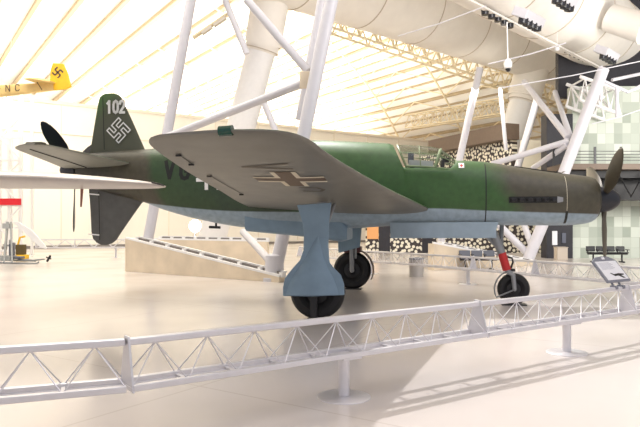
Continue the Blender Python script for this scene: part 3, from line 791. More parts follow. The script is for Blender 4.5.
# airport style benches -------------------------------------------------------------
def bench(name, label, px0, px1, Y, n, seat_m, hgt=.82, back=.24, rz=0):
    g = G((px0+px1)/2, Y); Lb = G(px1,Y).x-G(px0,Y).x
    r = thing(name, label, 'bench', g, rz)
    w = Lb/n
    for k in range(n):
        x = -Lb/2+w*(k+.5)
        mb = MB(); mb.box((x,0,.43), (w*.92,.44,.05)); mb.build('seat', seat_m, r, bevel=.015)
        mb = MB(); mb.box((x,.25,.43+back/2+.04), (w*.92,.05,back), mtx=Matrix.Rotation(R(-10),3,'X')); mb.build('backrest', seat_m, r, bevel=.02)
    mb = MB(); mb.box((0,0,.37), (Lb,.07,.06)); mb.build('rail', M['dark'], r)
    for x in (-Lb*.36, Lb*.36):
        mb = MB(); mb.box((x,0,.2), (.06,.06,.36)); mb.box((x,0,.025), (.07,.55,.05)); mb.build('leg', M['dark'], r, bevel=.01)
    for k in range(n+1):
        x = -Lb/2+w*k
        mb = MB(); mb.box((x,0,.56), (.04,.36,.03)); mb.box((x,.0,.47), (.03,.03,.18)); mb.build('armrest', M['dark'], r)
    return r
bench('waiting_bench', 'black four-seat metal bench against the tiled wall at right', 588, 627, 27.6, 4, M['dark'], rz=R(-3))
bench('waiting_bench', 'grey three-seat bench beside the sloping beige wall behind the nose wheel', 460, 497, 23.0, 3, M['seatgrey'])

# ramp-like concrete wedges with louvred tops ------------------------------------------
def wedge(name, label, g0, g1, z0, z1, th, n, pad=True):
    r = thing(name, label, 'wall', g0, math.atan2((g1-g0).y, (g1-g0).x))
    Lw = (g1-g0).length
    mb = MB(); mb.prism([(0,0,0),(Lw,0,0),(Lw,0,z1),(0,0,z0)], (0,th,0)); mb.build('concrete_body', M['conc'], r, bevel=.012)
    dz = (z1-z0)/Lw; e = Vector((Lw,0,z1-z0)).normalized(); up = Vector((-e.z,0,e.x))
    mb = MB(); mb.bar(Vector((.0,-th/2+.04,z0+.03)), Vector((Lw,-th/2+.04,z1+.03)), .09, .07); mb.bar(Vector((.5,th/2-.04,z0+.13+dz*.5)), Vector((Lw,th/2-.04,z1+.13)), .09, .05); mb.build('coping', M['white'], r)
    mb = MB(); mb.bar(Vector((.5,.02,z0+.05+dz*.5)), Vector((Lw,.02,z1+.05)), .05, .14); mb.build('louvre_slot', M['concdark'], r)
    mb = MB()
    for k in range(n+1):
        x = .5+(Lw-.5)*k/n; mb.box((x,-.02,z0+dz*x+.06), (.12,.16,.15))
    mb.build('louvre_divider', M['white'], r)
    return r
W0 = G(129,22.4); W1 = G(283,18.0)
wedge('sloping_wall', 'long beige concrete wedge wall sloping down to the right below the tail', W0, W1, 1.17, .16, .34, 8)
wedge('sloping_wall', 'far thin white-topped wall behind the beige wedge wall', G(150,26.5), G(268,25.5), 1.05, .98, .3, 9)
wedge('sloping_wall', 'beige concrete wedge wall behind the nose wheel and long grey bench', G(431,22.8), G(530,25.5), .98, .12, .34, 8)

# pylons ---------------------------------------------------------------------------------
def tubes(parent, name, pts, r, n=14, m='pylon'):
    mb = MB(); mb.tube(pts, r, n); return mb.build(name, M[m], parent, smooth=True, world=True)
py1 = thing('roof_pylon', 'white tubular steel pylon rising behind the tail and wing', 'pylon', G(275,18.3))
Yp = 18.4
tubes(py1, 'column', [P(274.5,276,Yp), P(331.5,0,Yp), P(352,-100,Yp)], .20)
tubes(py1, 'column', [P(300,120,19.6), P(322,0,19.6), P(338,-90,19.6)], .15)
tubes(py1, 'column', [P(147.5,243,22.2), P(191,0,22.2), P(209,-100,22.2)], .185)
tubes(py1, 'brace', [P(160,140,21.9), P(306,82,18.8)], .13)
tubes(py1, 'brace', [P(247,0,19.4), P(308,71,18.7)], .13)
tubes(py1, 'brace', [P(225,0,25), P(247,54,25)], .13)
tubes(py1, 'brace', [P(262,98,25), P(276,132,25)], .13)
tubes(py1, 'brace', [P(243,232,21.5), P(271,262,18.6)], .12)
mb = MB(); mb.lathe([(.36,0),(.36,.10),(.29,.12),(.27,.75),(.22,.80)], G(274.5,18.4), (0,0,1), 24); mb.build('base_collar', M['pylon'], py1, smooth=True, world=True)
mb = MB(); c = P(305.5,80,18.5); mb.box(c, (.34,.1,.5)); mb.build('gusset_plate', M['conc'], py1, world=True, bevel=.02)
py2 = thing('roof_pylon', 'white tubular steel pylon rising behind the cockpit and nose', 'pylon', G(528,27.6))
Yq = 27.6
tubes(py2, 'column', [P(527,262,Yq), P(563,175,Yq), P(603.5,69,Yq)], .25)
tubes(py2, 'column', [P(438,255,33), P(480,68,33)], .19)
tubes(py2, 'brace', [P(496,222,28), P(533,259,27.8)], .16)
tubes(py2, 'brace', [P(523,222,29), P(534,252,27.8)], .14)
tubes(py2, 'brace', [P(492,164,30), P(569,141,27.9)], .14)
tubes(py2, 'brace', [P(533,168,30), P(567,145,27.9)], .13)
tubes(py2, 'brace', [P(524,82,33), P(568,138,28)], .15)
tubes(py2, 'brace', [P(555,92,33), P(570,136,28)], .13)
tubes(py2, 'brace', [P(500,88,34), P(506,150,34)], .11)
tubes(py2, 'brace', [P(517,170,35), P(537,100,35)], .2)

# ducts -----------------------------------------------------------------------------------
d1 = thing('air_duct', 'huge white round air duct crossing the ceiling with two leaning risers', 'duct', (0,0,0))
dd = Vector((.757,.653,0)).normalized()
c1 = Vector((.48,30,EYE+10.04+2.0)); q0 = c1-dd*9.0; q1 = c1+dd*24.5
mb = MB(); mb.lathe([(2.0,0),(2.0,(q1-q0).length)], q0, dd, 48); mp_ = mb.build('main_pipe', M['duct'], d1, smooth=True)
def ring(parent, o, axis, r, w, m):
    mb = MB(); mb.lathe([(r-.02,-w/2),(r+.025,-w/2),(r+.025,w/2),(r-.02,w/2)], o, axis, 48); return mb.build('seam_ring', M[m], parent, smooth=True)
for k in range(7): ring(mp_, c1+dd*(-6.2+4.2*k), dd, 2.0, .05, 'seam')
def riser(top, mid, bot, r):
    mb = MB(); ax = (bot-mid).normalized()
    mb.tube([top, mid], [r*1.28, r*1.28], 32); o = mb.build('riser_head', M['duct'], d1, smooth=True)
    mb = MB(); mb.lathe([(r*1.28,-.4),(r*1.3,-.1),(r*1.16,0),(r*1.16,.25),(r*1.02,.4)], mid, ax, 32); mb.build('collar', M['duct'], o, smooth=True)
    mb = MB(); mb.tube([mid, bot], [r, r*1.0], 32); mb.build('riser', M['white'], d1, smooth=True)
    for w in (.0,.3): ring(o, mid+ax*w, ax, r*1.17, .035, 'seam')
riser(P(274,-20,28.3), P(263,44,29.2), P(207,258.5,30.6), .68)
riser(P(533,66,42), P(524,98,42), P(476,249.5,42), .86)
d2 = thing('air_duct', 'nearer white round air duct with spotlight banks at the upper right', 'duct', (0,0,0))
e0 = P(480,5,24.0); e1 = P(590,62,32.4); e1.z = e0.z
d2d = (e1-e0).normalized(); r2 = 1.95
cc = e0+Vector((0,0,r2)); cc0 = cc-d2d*3.2; cc1 = cc+d2d*24
mb = MB(); mb.lathe([(r2,0),(r2,(cc1-cc0).length)], cc0, d2d, 48); mp2 = mb.build('main_pipe', M['duct'], d2, smooth=True)
for k in range(7): ring(mp2, cc+d2d*(-1.5+3.6*k), d2d, r2, .05, 'seam')
nd = Vector((d2d.y,-d2d.x,0))   # toward the camera side
# side outlet nozzle
no = P(628,38,28.5); mb = MB(); mb.lathe([(.62,-1.6),(.66,.0),(.70,.15),(.62,.16),(.05,.12)], P(633,30,28.0)+nd*.4, (nd+Vector((0,0,-.55))).normalized(), 28); mb.build('outlet_nozzle', M['duct'], d2, smooth=True)
# cable tray rail below duct 2
mb = MB(); a = cc+nd*.1-Vector((0,0,r2+.12)); mb.bar(a-d2d*3, a+d2d*20, .18, .08); mb.build('lamp_rail', M['duct'], d2)

def bank(label, ctr, g='spotlight banks on the near duct'):
    r = thing('spotlight_bank', label, 'spotlight', ctr, math.atan2(d2d.y, d2d.x), g)
    mb = MB(); mb.box((0,0,.0), (1.55,.62,.34), mtx=Matrix.Rotation(R(28),3,'X')); mb.build('housing', M['pylon'], r, bevel=.03)
    mx_ = Matrix.Rotation(R(28),3,'X')
    for k in range(4):
        c = mx_ @ Vector((-.57+.38*k, -.16, -.20)); mb = MB()
        mb.lathe([(.18,-.14),(.18,.14),(.14,.15),(.02,.10)], c, mx_ @ Vector((0,-.35,-1)), 18); mb.build('lamp', M['lens'], r, smooth=True)
    return r
def on_duct(px, py, Y): return P(px, py, Y)
bank('bank of four dark lamps under the duct at the top, nearest the camera dome', P(529,17,23.3), None)
bank('bank of four dark lamps beside the top of the leaning right column', P(607,53,28.3), None)
bank('bank of lamps cut off by the top edge right of the other bank', P(562,-3,23.0), None)
for k, (pa, pb_, ya, yb, Y) in enumerate(((485,510,12,25,24.3),(567,585,50,59,30.5),(626,638,73,80,36))):
    a = P(pa, ya, Y); b_ = P(pb_, yb, Y*1.06); lb = ['row of small black lamps hanging under the duct above the camera dome','row of small black lamps under the duct left of the lower lamp bank','row of small black lamps under the duct at the right edge'][k]
    r = thing('lamp_row', lb, 'spotlight', (a+b_)/2)
    for j in range(5):
        c = a+(b_-a)*(j/4); mb = MB(); mb.lathe([(.14,0),(.16,.2),(.05,.34)], c-Vector((0,0,.12)), (0,0,1), 12); mb.build('lamp', M['lens'], r, smooth=True, world=True)
    mb = MB(); mb.tube([a+Vector((0,0,.24)), b_+Vector((0,0,.24))], .05, 8); mb.build('track', M['dark'], r, world=True)

# hanging dome camera
hc = thing('security_camera', 'small white dome camera on a thin rod under the far duct', 'camera', P(508,70,22))
mb = MB(); mb.tube([P(507,22,22), P(508,60,22)], .02, 6); mb.build('rod', M['white'], hc, world=True)
mb = MB(); mb.lathe([(.05,0),(.13,.04),(.15,.2),(.10,.32),(.04,.36)], P(508,69,22), (0,0,1), 16); mb.build('housing', M['white'], hc, world=True, smooth=True)
mb = MB(); mb.lathe([(.01,-.11),(.07,-.08),(.1,0)], P(508,69,22), (0,0,1), 16); mb.build('dome', M['lens'], hc, world=True, smooth=True)
hc2 = thing('security_camera', 'tiny white sensor hanging under the near duct beside its lamp row', 'camera', P(557,50,26))
mb = MB(); mb.lathe([(.03,0),(.09,.03),(.09,.14),(.02,.18)], P(557,51,26), (0,0,1), 12); mb.build('housing', M['panel'], hc2, world=True, smooth=True)
mb = MB(); mb.tube([P(557,47,26), P(557,32,26)], .015, 6); mb.build('rod', M['white'], hc2, world=True)

# thin hanging cables
for lb, a, b_ in (('thin white cable slanting across the far duct, upper one', P(398,36,24), P(486,6,21)), ('thin white cable crossing in front of the far duct to the sensor', P(488,64,24), P(566,43,25)),
              ('thin white cable slanting up to the right edge below the walkway truss', P(500,88,26), P(646,60,26)), ('thin white cable across the tiled wall at right', P(592,124,27), P(648,107,27))):
    mb = MB(); mb.tube([a, a.lerp(b_,.5)-Vector((0,0,.06)), b_], .022, 6); o = mb.build('cable', M['pylon'], loc=tuple(a)); tag(o, lb, 'cable')

# long lattice truss along the far duct's lower edge, and truss platform at the right
def truss(name, label, a, b_, dep, n, r, m='palebeam', wid=.8):
    t = thing(name, label, 'truss', a)
    dv = (b_-a)/n; up = Vector((0,0,dep)); sd = Vector((-dv.y,dv.x,0)).normalized()*wid
    for k, (nm, off) in enumerate((('chord',Vector()),('chord',up),('chord',up+sd),('chord',sd))):
        mb = MB(); mb.tube([a+off, b_+off], r*1.4, 6); mb.build(nm, M[m], t, world=True)
    mb = MB()
    for k in range(n):
        p = a+dv*k
        mb.tube([p, p+dv*.5+up, p+dv], r, 5); mb.tube([p+sd, p+dv*.5+up+sd, p+dv+sd], r, 5); mb.tube([p, p+sd+dv*.5+up], r*.8, 5); mb.tube([p+dv*.5+up, p+dv*.5+up+sd], r*.8, 5)
    mb.build('web', M[m], t, world=True)
    return t
truss('roof_truss', 'cream lattice truss running along the underside of the far duct', P(322,24,33), P(585,112,50), 1.3, 20, .055)
truss('roof_truss', 'cream lattice truss above the brown band right of the cockpit', P(405,128,55), P(505,113,44), 1.1, 10, .045)
truss('light_platform', 'white lattice platform hanging at the upper right above the tiled wall', P(580,100,29), P(620,114,29), 1.1, 4, .06, 'white', 1.6)
lp = thing('pipe_frame', 'white pipe frame below the near duct at the right edge', 'frame', P(600,85,28))
for pts in ([P(597,78,28),P(628,92,28),P(637,88,28),P(650,80,28)], [P(601,66,28),P(601,100,28)], [P(617,86,28),P(617,118,28)], [P(612,80,28.4),P(640,74,29)]):
    mb = MB(); mb.tube(pts, .075, 8); mb.build('pipe', M['pylon'], lp, world=True, smooth=True)

# vented fixture on the ceiling beams
vf = thing('ceiling_fixture', 'pale slotted fixture hanging on a ceiling beam between the left columns', 'light', P(214,26,30))
mb = MB(); mb.bar(P(193,38,30), P(231,12,30), .4, .08); mb.build('housing', M['palebeam'], vf, world=True)
for a, b_ in (((202,33),(212,26)),((214,25),(226,17))):
    mb = MB(); mb.bar(P(a[0],a[1]+.8,29.9), P(b_[0],b_[1]+.8,29.9), .3, .12); mb.build('slot', mat('slot_grey', (.62,.58,.52), .6), vf, world=True)
mb = MB(); mb.lathe([(.02,0),(.13,.05),(.13,.10),(.02,.14)], P(181.5,69,30), (0,0,1), 14); o = mb.build('smoke_detector', M['steel'], loc=tuple(P(181.5,69,30))); tag(o, 'small grey disc hanging below the beams right of the left column', 'detector')

# ================================================================== yellow aircraft hung at upper left
YY = 30.0
ya = thing('airplane', 'yellow biplane tail section hanging under the ceiling at the upper left', 'airplane', P(40,85,YY))
mb = MB(); rr = []
for px, yt, yb in ((-120,77,116),(-60,82,107),(0,85.5,97),(25,84,94),(54,82.5,90.5)):
    c = P(px,(yt+yb)/2,YY); h = (yb-yt)/2/FP*YY
    rr.append([c+Vector((0, math.copysign(abs(math.cos(a))**.6, math.cos(a))*h*.7, math.copysign(abs(math.sin(a))**.6, math.sin(a))*h)) for a in [2*math.pi*k/24 for k in range(24)]])
mb.loft(rr); yf = mb.build('fuselage', M['ypale'], ya, world=True, smooth=True)
mb = MB(); mb.prism([P(53,63,YY),P(64,64,YY),P(68.5,74,YY),P(71.5,87,YY),P(66,89.5,YY),P(55,90.5,YY),P(50,84,YY),P(51,70,YY)], (0,.12,0)); yr = mb.build('rudder', M['yellow'], ya, world=True, bevel=.03)
mb = MB(); mb.prism([P(24,78.5,YY-.4),P(30,78,YY-.9),P(50,81,YY-1.2),P(55,83,YY-.1),P(40,84,YY)], (0,.1,.06)); mb.build('tailplane', M['ypale'], ya, world=True)
mb = MB(); mb.prism([P(30,78.5,YY+.4),P(36,78,YY+.9),P(52,81,YY+1.2),P(55,83,YY+.1),P(42,84,YY)], (0,.1,.06)); mb.build('tailplane', M['ypale'], ya, world=True)
k_ = YY/FP
def yside(off): 
    inv = WM(ya).inverted()
    return lambda x, z: inv @ Vector((x, YY-off, z))
b0 = P(1,93.3,YY)
def yc(px): return P(px,0,YY).x
hq = 6.2*k_
decal('registration_letters', text_quads('-', yc(0), P(0,92.8,YY).z, hq, .15)+text_quads('N', yc(9), P(0,92.6,YY).z, hq, .15)+text_quads('C', yc(18.5), P(0,92.2,YY).z, hq, .15), yside(.30), M['brown'], ya, 1)
s2 = spiral(1.35*k_, R(45)); cpt = P(58.3,72.8,YY)
# filled hooked cross as on the preserved aircraft: five bars
u_ = 1.55*k_; cr = math.cos(R(45)); 
def rot(p): return (cpt.x+(p[0]-p[1])*cr*u_, cpt.z+(p[0]+p[1])*cr*u_)
bars = [((-2.5,0),(2.5,0)),((0,-2.5),(0,2.5)),((0,2.5),(2.5,2.5)),((0,-2.5),(-2.5,-2.5)),((2.5,0),(2.5,-2.5)),((-2.5,0),(-2.5,2.5))]
decal('rudder_marking', [seg(rot(a), rot(b_), 1.0*u_) for a, b_ in bars], yside(.075), M['brown'], ya, 1)
mb = MB(); mb.tube([P(37,82,YY-.35), P(42,90,YY-.3)], .02, 6); mb.build('tail_strut', M['brown'], ya, world=True)
for px in (10,-80):
    mb = MB(); mb.tube([P(px,85,YY), P(px+4,-60,YY)], .012, 5); mb.build('suspension_wire', M['white'], ya, world=True)

# silver wing of the neighbouring aircraft -------------------------------------------------
YW = 8.6
na = thing('airplane', 'silver-white wing tip of a neighbouring aircraft reaching in below the tail', 'airplane', P(80,182,YW))
mb = MB(); rr = []
for px, yt, yb, ch in ((-260,160,184,1.9),(0,171.5,188.2,1.5),(60,173.5,188.6,1.35),(110,177.5,188.6,1.15),(140,180.7,188.4,.95),(155,182.8,188,.7),(162,184.5,187.3,.42),(165,185.6,186.4,.12)):
    c = P(px,(yt+yb)/2,YW); h = (yb-yt)/2/FP*YW*1.0; r = []
    for k in range(28):
        a = 2*math.pi*k/28
        r.append(c+Vector((-.05*math.sin(a)*0, -ch*.5*math.cos(a)+.0, h*math.copysign(abs(math.sin(a))**1.0, math.sin(a)))))
    rr.append(r)
mb.loft(rr); nw = mb.build('wing', M['silver'], na, world=True, smooth=True, auto=60)
mb = MB(); mb.tube([P(82,189,YW+.05), P(81,207,YW+.05)], [.022,.014], 8); mb.build('pitot_probe', mat('reddish_probe', (.35,.16,.12), .5), na, world=True)
mb = MB(); mb.tube([P(152,182.5,YW-.42), P(160,184.2,YW-.28), P(163.5,185.6,YW-.1)], .012, 6); mb.build('tip_edge', M['dark'], na, world=True)

# little skid helicopter, lattice tower ----------------------------------------------------
YH = 27.0
he = thing('helicopter', 'small grey one-seat skid helicopter at the far left by the white lattice tower', 'helicopter', G(14,YH))
def H(px, py, dy=0): return P(px, py, YH+dy)
mb = MB(); mb.tube([H(-4,262.5,-.5),H(36,263.5,-.5),H(39,262,-.5)], .035, 8); mb.build('skid', M['steel'], he, world=True)
mb = MB(); mb.tube([H(0,260,.5),H(36,261,.5)], .035, 8); mb.build('skid', M['steel'], he, world=True)
mb = MB()
for a, b_ in (((4,262,-.5),(7,222,0)),((12,262,-.5),(11,222,0)),((5,260,.5),(8,222,0)),((11,260,.5),(10,240,0)),((3,245,-.2),(14,246,.2))): mb.tube([H(*a), H(*b_)], .04, 7)
mb.box(H(8,258), (.45,.6,.22)); mb.box(H(7.5,226), (.3,.3,.22)); mb.build('mast_frame', mat('pale_grey_metal', (.42,.43,.42), .5, .2), he, world=True)
mb = MB(); mb.box(H(17,257.5), (.5,.45,.10)); mb.box(H(12,250), (.09,.42,.55)); mb.box(H(13,245), (.10,.3,.2)); mb.build('seat', M['seatgrey'], he, world=True, bevel=.03)
mb = MB(); mb.tube([H(18,260),H(33,260.5),H(45,259)], [.06,.05,.03], 8); mb.build('tail_boom', M['steel'], he, world=True)
mb = MB(); mb.tube([H(47,261.5),H(50.5,255.5)], .05, 6); mb.tube([H(46,257),H(51,259)], .03, 6); mb.build('tail_rotor', M['dark'], he, world=True)
mb = MB(); mb.prism([H(12,221),H(19,222),H(33,231),H(47,247.5),H(46,249),H(40,247)], (0,.08,0)); mb.build('folded_rotor_blade', M['white'], he, world=True, bevel=.01)
YL = 33.0
lt = thing('lattice_tower', 'white lattice lift tower with a red band at the left edge', 'tower', G(4,YL))
xs_ = [P(p_,0,YL).x for p_ in (-22,0,9,21.5)]
mb = MB()
for x in xs_:
    for dy in (0,1.2): mb.bar((x,YL+dy,0),(x,YL+dy,8.7), .12, .12, up=(0,1,0))
mb.build('mast', M['white'], lt, world=True)
mb = MB()
zz = [0.3+1.2*k for k in range(8)]
for i, z in enumerate(zz):
    mb.bar((xs_[0],YL,z),(xs_[-1],YL,z), .08, .10)
    if i < 7:
        for a, b_ in ((xs_[0],xs_[1]),(xs_[1],xs_[3])):
            p, q = (a,b_) if i % 2 else (b_,a)
            mb.bar((p,YL-.02,z),(q,YL-.02,z+1.2), .07, .09)
mb.build('bracing', M['white'], lt, world=True)
a = P(-22,205,YL-.1); b_ = P(21,198.5,YL-.1)
mb = MB(); mb.box(((a.x+b_.x)/2,YL-.1,(a.z+b_.z)/2), (b_.x-a.x,.06,b_.z-a.z)); mb.build('red_band', M['redband'], lt, world=True)
cn = thing('floor_stand', 'small yellow and black stand behind the skid helicopter', 'stand', G(21,30.5))
mb = MB(); mb.box((0,0,.45),(.42,.3,.5)); mb.build('body', mat('black_yellow', (.10,.07,.02), .6), cn, bevel=.03)
mb = MB(); mb.tube([(-.15,0,.7),(-.05,0,1.05),(.2,0,1.1)], .05, 8); mb.build('handle', M['yellow'], cn)
mb = MB(); mb.box((0,0,.1),(.6,.45,.2)); mb.build('base', M['yellow'], cn, bevel=.02)

# ================================================================== truss barriers
def barrier(label, p0, p1, zt=.76, zb=.43, half=.13, pitch=.46, posts=(), plates=(0,1), rr=.018, group=None, disc=.26):
    p0 = Vector((p0[0],p0[1],0)); p1 = Vector((p1[0],p1[1],0)); Lb = (p1-p0).length
    r = thing('barrier', label, 'barrier', p0, math.atan2((p1-p0).y,(p1-p0).x), group)
    n = max(2, round(Lb/pitch)); st = Lb/n
    mb = MB(); mb.bar((0,0,zt),(Lb,0,zt), .075, .055); mb.build('top_rail', M['alu'], r, bevel=.012)
    for s in (-1,1):
        mb = MB(); mb.bar((0,s*half,zb),(Lb,s*half,zb), .06, .05); mb.bar((0,s*(half-.035),zb-.02),(Lb,s*(half-.035),zb-.02), .03, .015); mb.build('bottom_rail', M['alu'], r, bevel=.010)
    mb = MB()
    for k in range(n):
        x = st*k
        for s in (-1,1):
            mb.tube([(x+st*.5,0,zt-.02),(x+.012,s*half,zb+.02)], rr*.32, 6); mb.tube([(x+st*.5,0,zt-.02),(x+st-.012,s*half,zb+.02)], rr*.32, 6)
        mb.bar((x,-half,zb-.005),(x,half,zb-.005), .03, .02)
    mb.build('web', M['alu'], r)
    for f in plates:
        x = f*Lb
        mb = MB(); mb.prism([(x,-half-.03,zb-.035),(x,half+.03,zb-.035),(x,.045,zt+.045),(x,-.045,zt+.045)], (.018,0,0)); mb.build('end_plate', M['alu'], r, bevel=.004)
    for f in posts:
        x = f*Lb
        mb = MB(); mb.tube([(x,0,.02),(x,0,zb-.03)], .055, 20); mb.box((x,0,zb-.03),(.22,2*half+.02,.03)); po = mb.build('post', M['alu'], r, smooth=True)
        mb = MB(); mb.lathe([(disc,0),(disc,.008),(disc-.01,.014),(.06,.018)], (x,0,0), (0,0,1), 40); mb.build('base_disc', M['alu'], po, smooth=True)
    return r
A = Vector((-1.487,4.78,0)); B = Vector((4.70,9.1,0)); dv = B-A
def S(f): return A+dv*f
l1 = Vector((-2.30,4.464,0)); dl = (l1-A).normalized()
barrier('aluminium truss barrier section leaving the left edge of the floor', A+dl*4.0, A-dl*.015*-1, posts=(.18,), plates=(0,))
barrier('aluminium truss barrier section in front of the main wheels with one round-based post', S(0), S(.531), posts=(.2777/.531,), plates=(0,1))
barrier('aluminium truss barrier section in front of the nose wheel', S(.5335), S(.951), posts=((.7587-.5335)/(.951-.5335),), plates=(1,))
barrier('short aluminium truss barrier section beyond the reading sign at the right edge', S(.9535), S(1.35), posts=(.7,), plates=(1,))
# rear loop behind the aircraft
k0 = G(290,25.5); k1 = G(380,21.0); k2 = G(473,17.2); k3 = G(535,15.3); k4 = G(660,12.6)
barrier('far truss barrier section running behind the port main wheel', G(300,25.0), k2, posts=(.5,.98), plates=(0,1))
barrier('far truss barrier section between the nose wheel and the reading sign', k2+ (k3-k2)*.01, k3, posts=(), plates=(1,))
barrier('far truss barrier section behind the reading sign at right', k3+(k4-k3)*.006, k4, posts=(.9,), plates=(1,))
barrier('distant truss barrier along the white end wall below the tail fin', G(36,31.2), G(225,32.2), zt=.92, zb=.52, pitch=.9, posts=(.415,.9), plates=(0,.2,.5,.8,1), rr=.04)

# reading sign on the barrier -------------------------------------------------------------
f = .925; bp = S(f); ang = math.atan2(dv.y, dv.x)
sg = thing('reading_sign', 'tilted grey-framed information sign clamped on the front barrier at right', 'sign', (bp.x,bp.y,.785), ang)
til = R(50)
def SP(x, v, h=0):   # x along rail, v up the panel face, h off the face
    return Vector((x, v*math.cos(til)-h*math.sin(til), .07+v*math.sin(til)+h*math.cos(til)))
Wd, Hd = .60, .40
mb = MB(); poly_ = [SP(-Wd/2,0),SP(Wd/2,0),SP(Wd/2,Hd*.92),SP(Wd*.28,Hd*1.08),SP(0,Hd*1.12),SP(-Wd*.28,Hd*1.08),SP(-Wd/2,Hd*.92)]
nn = SP(0,0,1)-SP(0,0,0)
mb.prism(poly_, nn*.03); mb.build('panel_frame', M['frameg'], sg, bevel=.006)
mb = MB(); mb.prism([SP(-Wd*.44,.03,.018),SP(Wd*.44,.03,.018),SP(Wd*.44,Hd*.88,.018),SP(-Wd*.44,Hd*.88,.018)], nn*.006); sp_ = mb.build('printed_panel', M['panel'], sg)
mb = MB()
for k in range(7): mb.prism([SP(-Wd*.36,Hd*(.80-.045*k),.0225),SP(Wd*(.10+.05*(k%3)),Hd*(.80-.045*k),.0225),SP(Wd*(.10+.05*(k%3)),Hd*(.815-.045*k),.0225),SP(-Wd*.36,Hd*(.815-.045*k),.0225)], nn*.002)
mb.build('text_lines', M['ink'], sp_)
mb = MB()
mb.prism([SP(-Wd*.06,Hd*.22,.023),SP(Wd*.34,Hd*.25,.023),SP(Wd*.36,Hd*.29,.023),SP(Wd*.14,Hd*.33,.023),SP(-Wd*.10,Hd*.29,.023)], nn*.003)
mb.prism([SP(Wd*.05,Hd*.27,.0235),SP(Wd*.18,Hd*.27,.0235),SP(Wd*.32,Hd*.12,.0235),SP(Wd*.24,Hd*.12,.0235)], nn*.003)
mb.prism([SP(-Wd*.10,Hd*.27,.0235),SP(-Wd*.03,Hd*.28,.0235),SP(-Wd*.14,Hd*.36,.0235),SP(-Wd*.18,Hd*.36,.0235)], nn*.003)
mb.build('aircraft_picture', M['black_mark'], sp_)
mb = MB(); mb.prism([SP(-.035,Hd*.97,.018),SP(.035,Hd*.97,.018),SP(.035,Hd*1.05,.018),SP(-.035,Hd*1.05,.018)], nn*.006); mb.build('tab_emblem', M['panel'], sg)
for x in (-.13,.05):
    mb = MB(); mb.tube([(x,0,-.01),(x,.06,.10),SP(x,.12)], .016, 8); mb.box((x,0,-.0),(.06,.09,.05)); mb.build('clamp_bracket', M['frameg'], sg)

# bin
tr = thing('trash_can', 'grey round litter bin on the floor behind the far barrier', 'bin', G(416.5,19.9))
mb = MB(); mb.lathe([(.23,0),(.23,.03),(.225,.04),(.235,.56),(.22,.58)], (0,0,0), (0,0,1), 28); mb.build('body', M['canbody'], tr, smooth=True)
mb = MB(); mb.lathe([(.24,.56),(.24,.60),(.12,.62),(.11,.58)], (0,0,0), (0,0,1), 28); mb.build('lid', M['frameg'], tr, smooth=True)
# floodlight glare by the far wall below the rear fuselage
fl = thing('floodlight', 'glaring round floodlight on a stand below the rear fuselage', 'light', G(195,34))
mb = MB(); mb.lathe([(.34,.0),(.36,.06),(.22,.25),(.05,.3)], P(195,226,34)+Vector((0,.02,0)), (0,1,0), 20); mb.build('reflector', M['white'], fl, world=True, smooth=True)
mb = MB(); mb.lathe([(.33,0),(.33,.02)], P(195,226,33.97), (0,1,0), 20); mb.build('lens', M['lampglow'], fl, world=True)
mb = MB(); mb.tube([G(195,34.2), P(195,231,34.2)], .04, 8); mb.box(G(195,34.2)+Vector((0,0,.03)), (.7,.7,.06)); mb.build('stand', M['white'], fl, world=True)

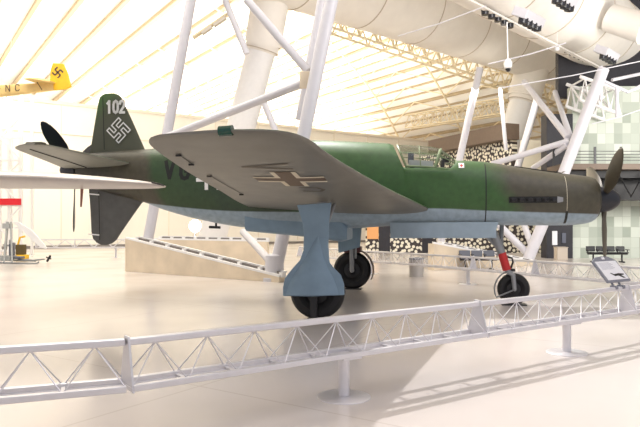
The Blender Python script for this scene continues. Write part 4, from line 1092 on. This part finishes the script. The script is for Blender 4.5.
# ================================================================== light
def area(name, loc, rot, size, power, col=(1,1,1), sy=None):
    l = bpy.data.lights.new(name, 'AREA'); l.energy = power; l.color = col; l.size = size
    if sy: l.shape = 'RECTANGLE'; l.size_y = sy
    o = bpy.data.objects.new(name, l); C.objects.link(o); o.location = loc; o.rotation_euler = rot; return o
UP = (math.pi,0,0)
WARM = (1,.93,.80)
for a, b, z, pw in ((70,0,11.5,3700),(70,32,11,9500),(104,0,11.5,4200),(104,30,11,11500),(46,29,11.3,4200),(22,0,15,2500)):
    q = AB(a, b, z); area('uplight', q, (math.pi,0,R(34)), 26 if a > 50 else 12, pw, WARM)
# added fill lights without fixtures: overhead, then for ducts and walls
area('hall_fill', (-9,19,19), (0,0,0), 12, 2300, (1,.95,.86))
area('hall_fill', (6,4,17), (0,0,0), 12, 800, (.94,.91,1))
o_ = area('hall_fill', (8,13,9.0), (0,0,0), 6, 800, (1,.96,.92)); o_.rotation_euler = (Vector((8,36,13.2))-Vector((8,13,9.0))).to_track_quat('-Z','Y').to_euler()  # unseen light added to brighten the duct sides
area('hall_fill', (-16,33.5,12.5), (R(62),0,R(12)), 9, 950, (1,.94,.80))  # added light, turned away from the camera, lifts the white end wall
area('hall_fill', (18,21,5.5), (R(104),0,R(12)), 4, 800, (1,.98,.92))  # added out of view to wash the upper tiles
area('hall_fill', (7.5,33,9), (R(50),0,0), 8, 320, (1,.95,.84), 1.0)  # invented strip of light that brightens the perforated screens
s = bpy.data.lights.new('spotlight', 'SPOT'); s.energy = 10000; s.spot_size = R(34); s.spot_blend = .45; s.shadow_soft_size = .14; s.color = (1,.97,.96)
so = bpy.data.objects.new('spotlight', s); C.objects.link(so); so.location = (-2.0,19.5,15.0)
so.rotation_euler = (Vector((4.6,7.6,0))-Vector(so.location)).to_track_quat('-Z','Y').to_euler()

w = bpy.data.worlds.new('World'); bpy.context.scene.world = w; w.use_nodes = True
w.node_tree.nodes['Background'].inputs[0].default_value = (.97,.95,1,1); w.node_tree.nodes['Background'].inputs[1].default_value = .5

# ================================================================== camera
cam = bpy.data.cameras.new('camera'); cam.sensor_width = 36; cam.lens = 36*FP/640; cam.shift_y = (HY-213.5)/640; cam.clip_end = 400
co = bpy.data.objects.new('camera', cam); C.objects.link(co); co.location = (0,0,EYE); co.rotation_euler = (R(90),0,0)
sc = bpy.context.scene; sc.camera = co
sc.view_settings.view_transform = 'Standard'; sc.view_settings.look = 'None'; sc.view_settings.gamma = 1; sc.view_settings.use_curve_mapping = False
sc.view_settings.exposure = 0.52
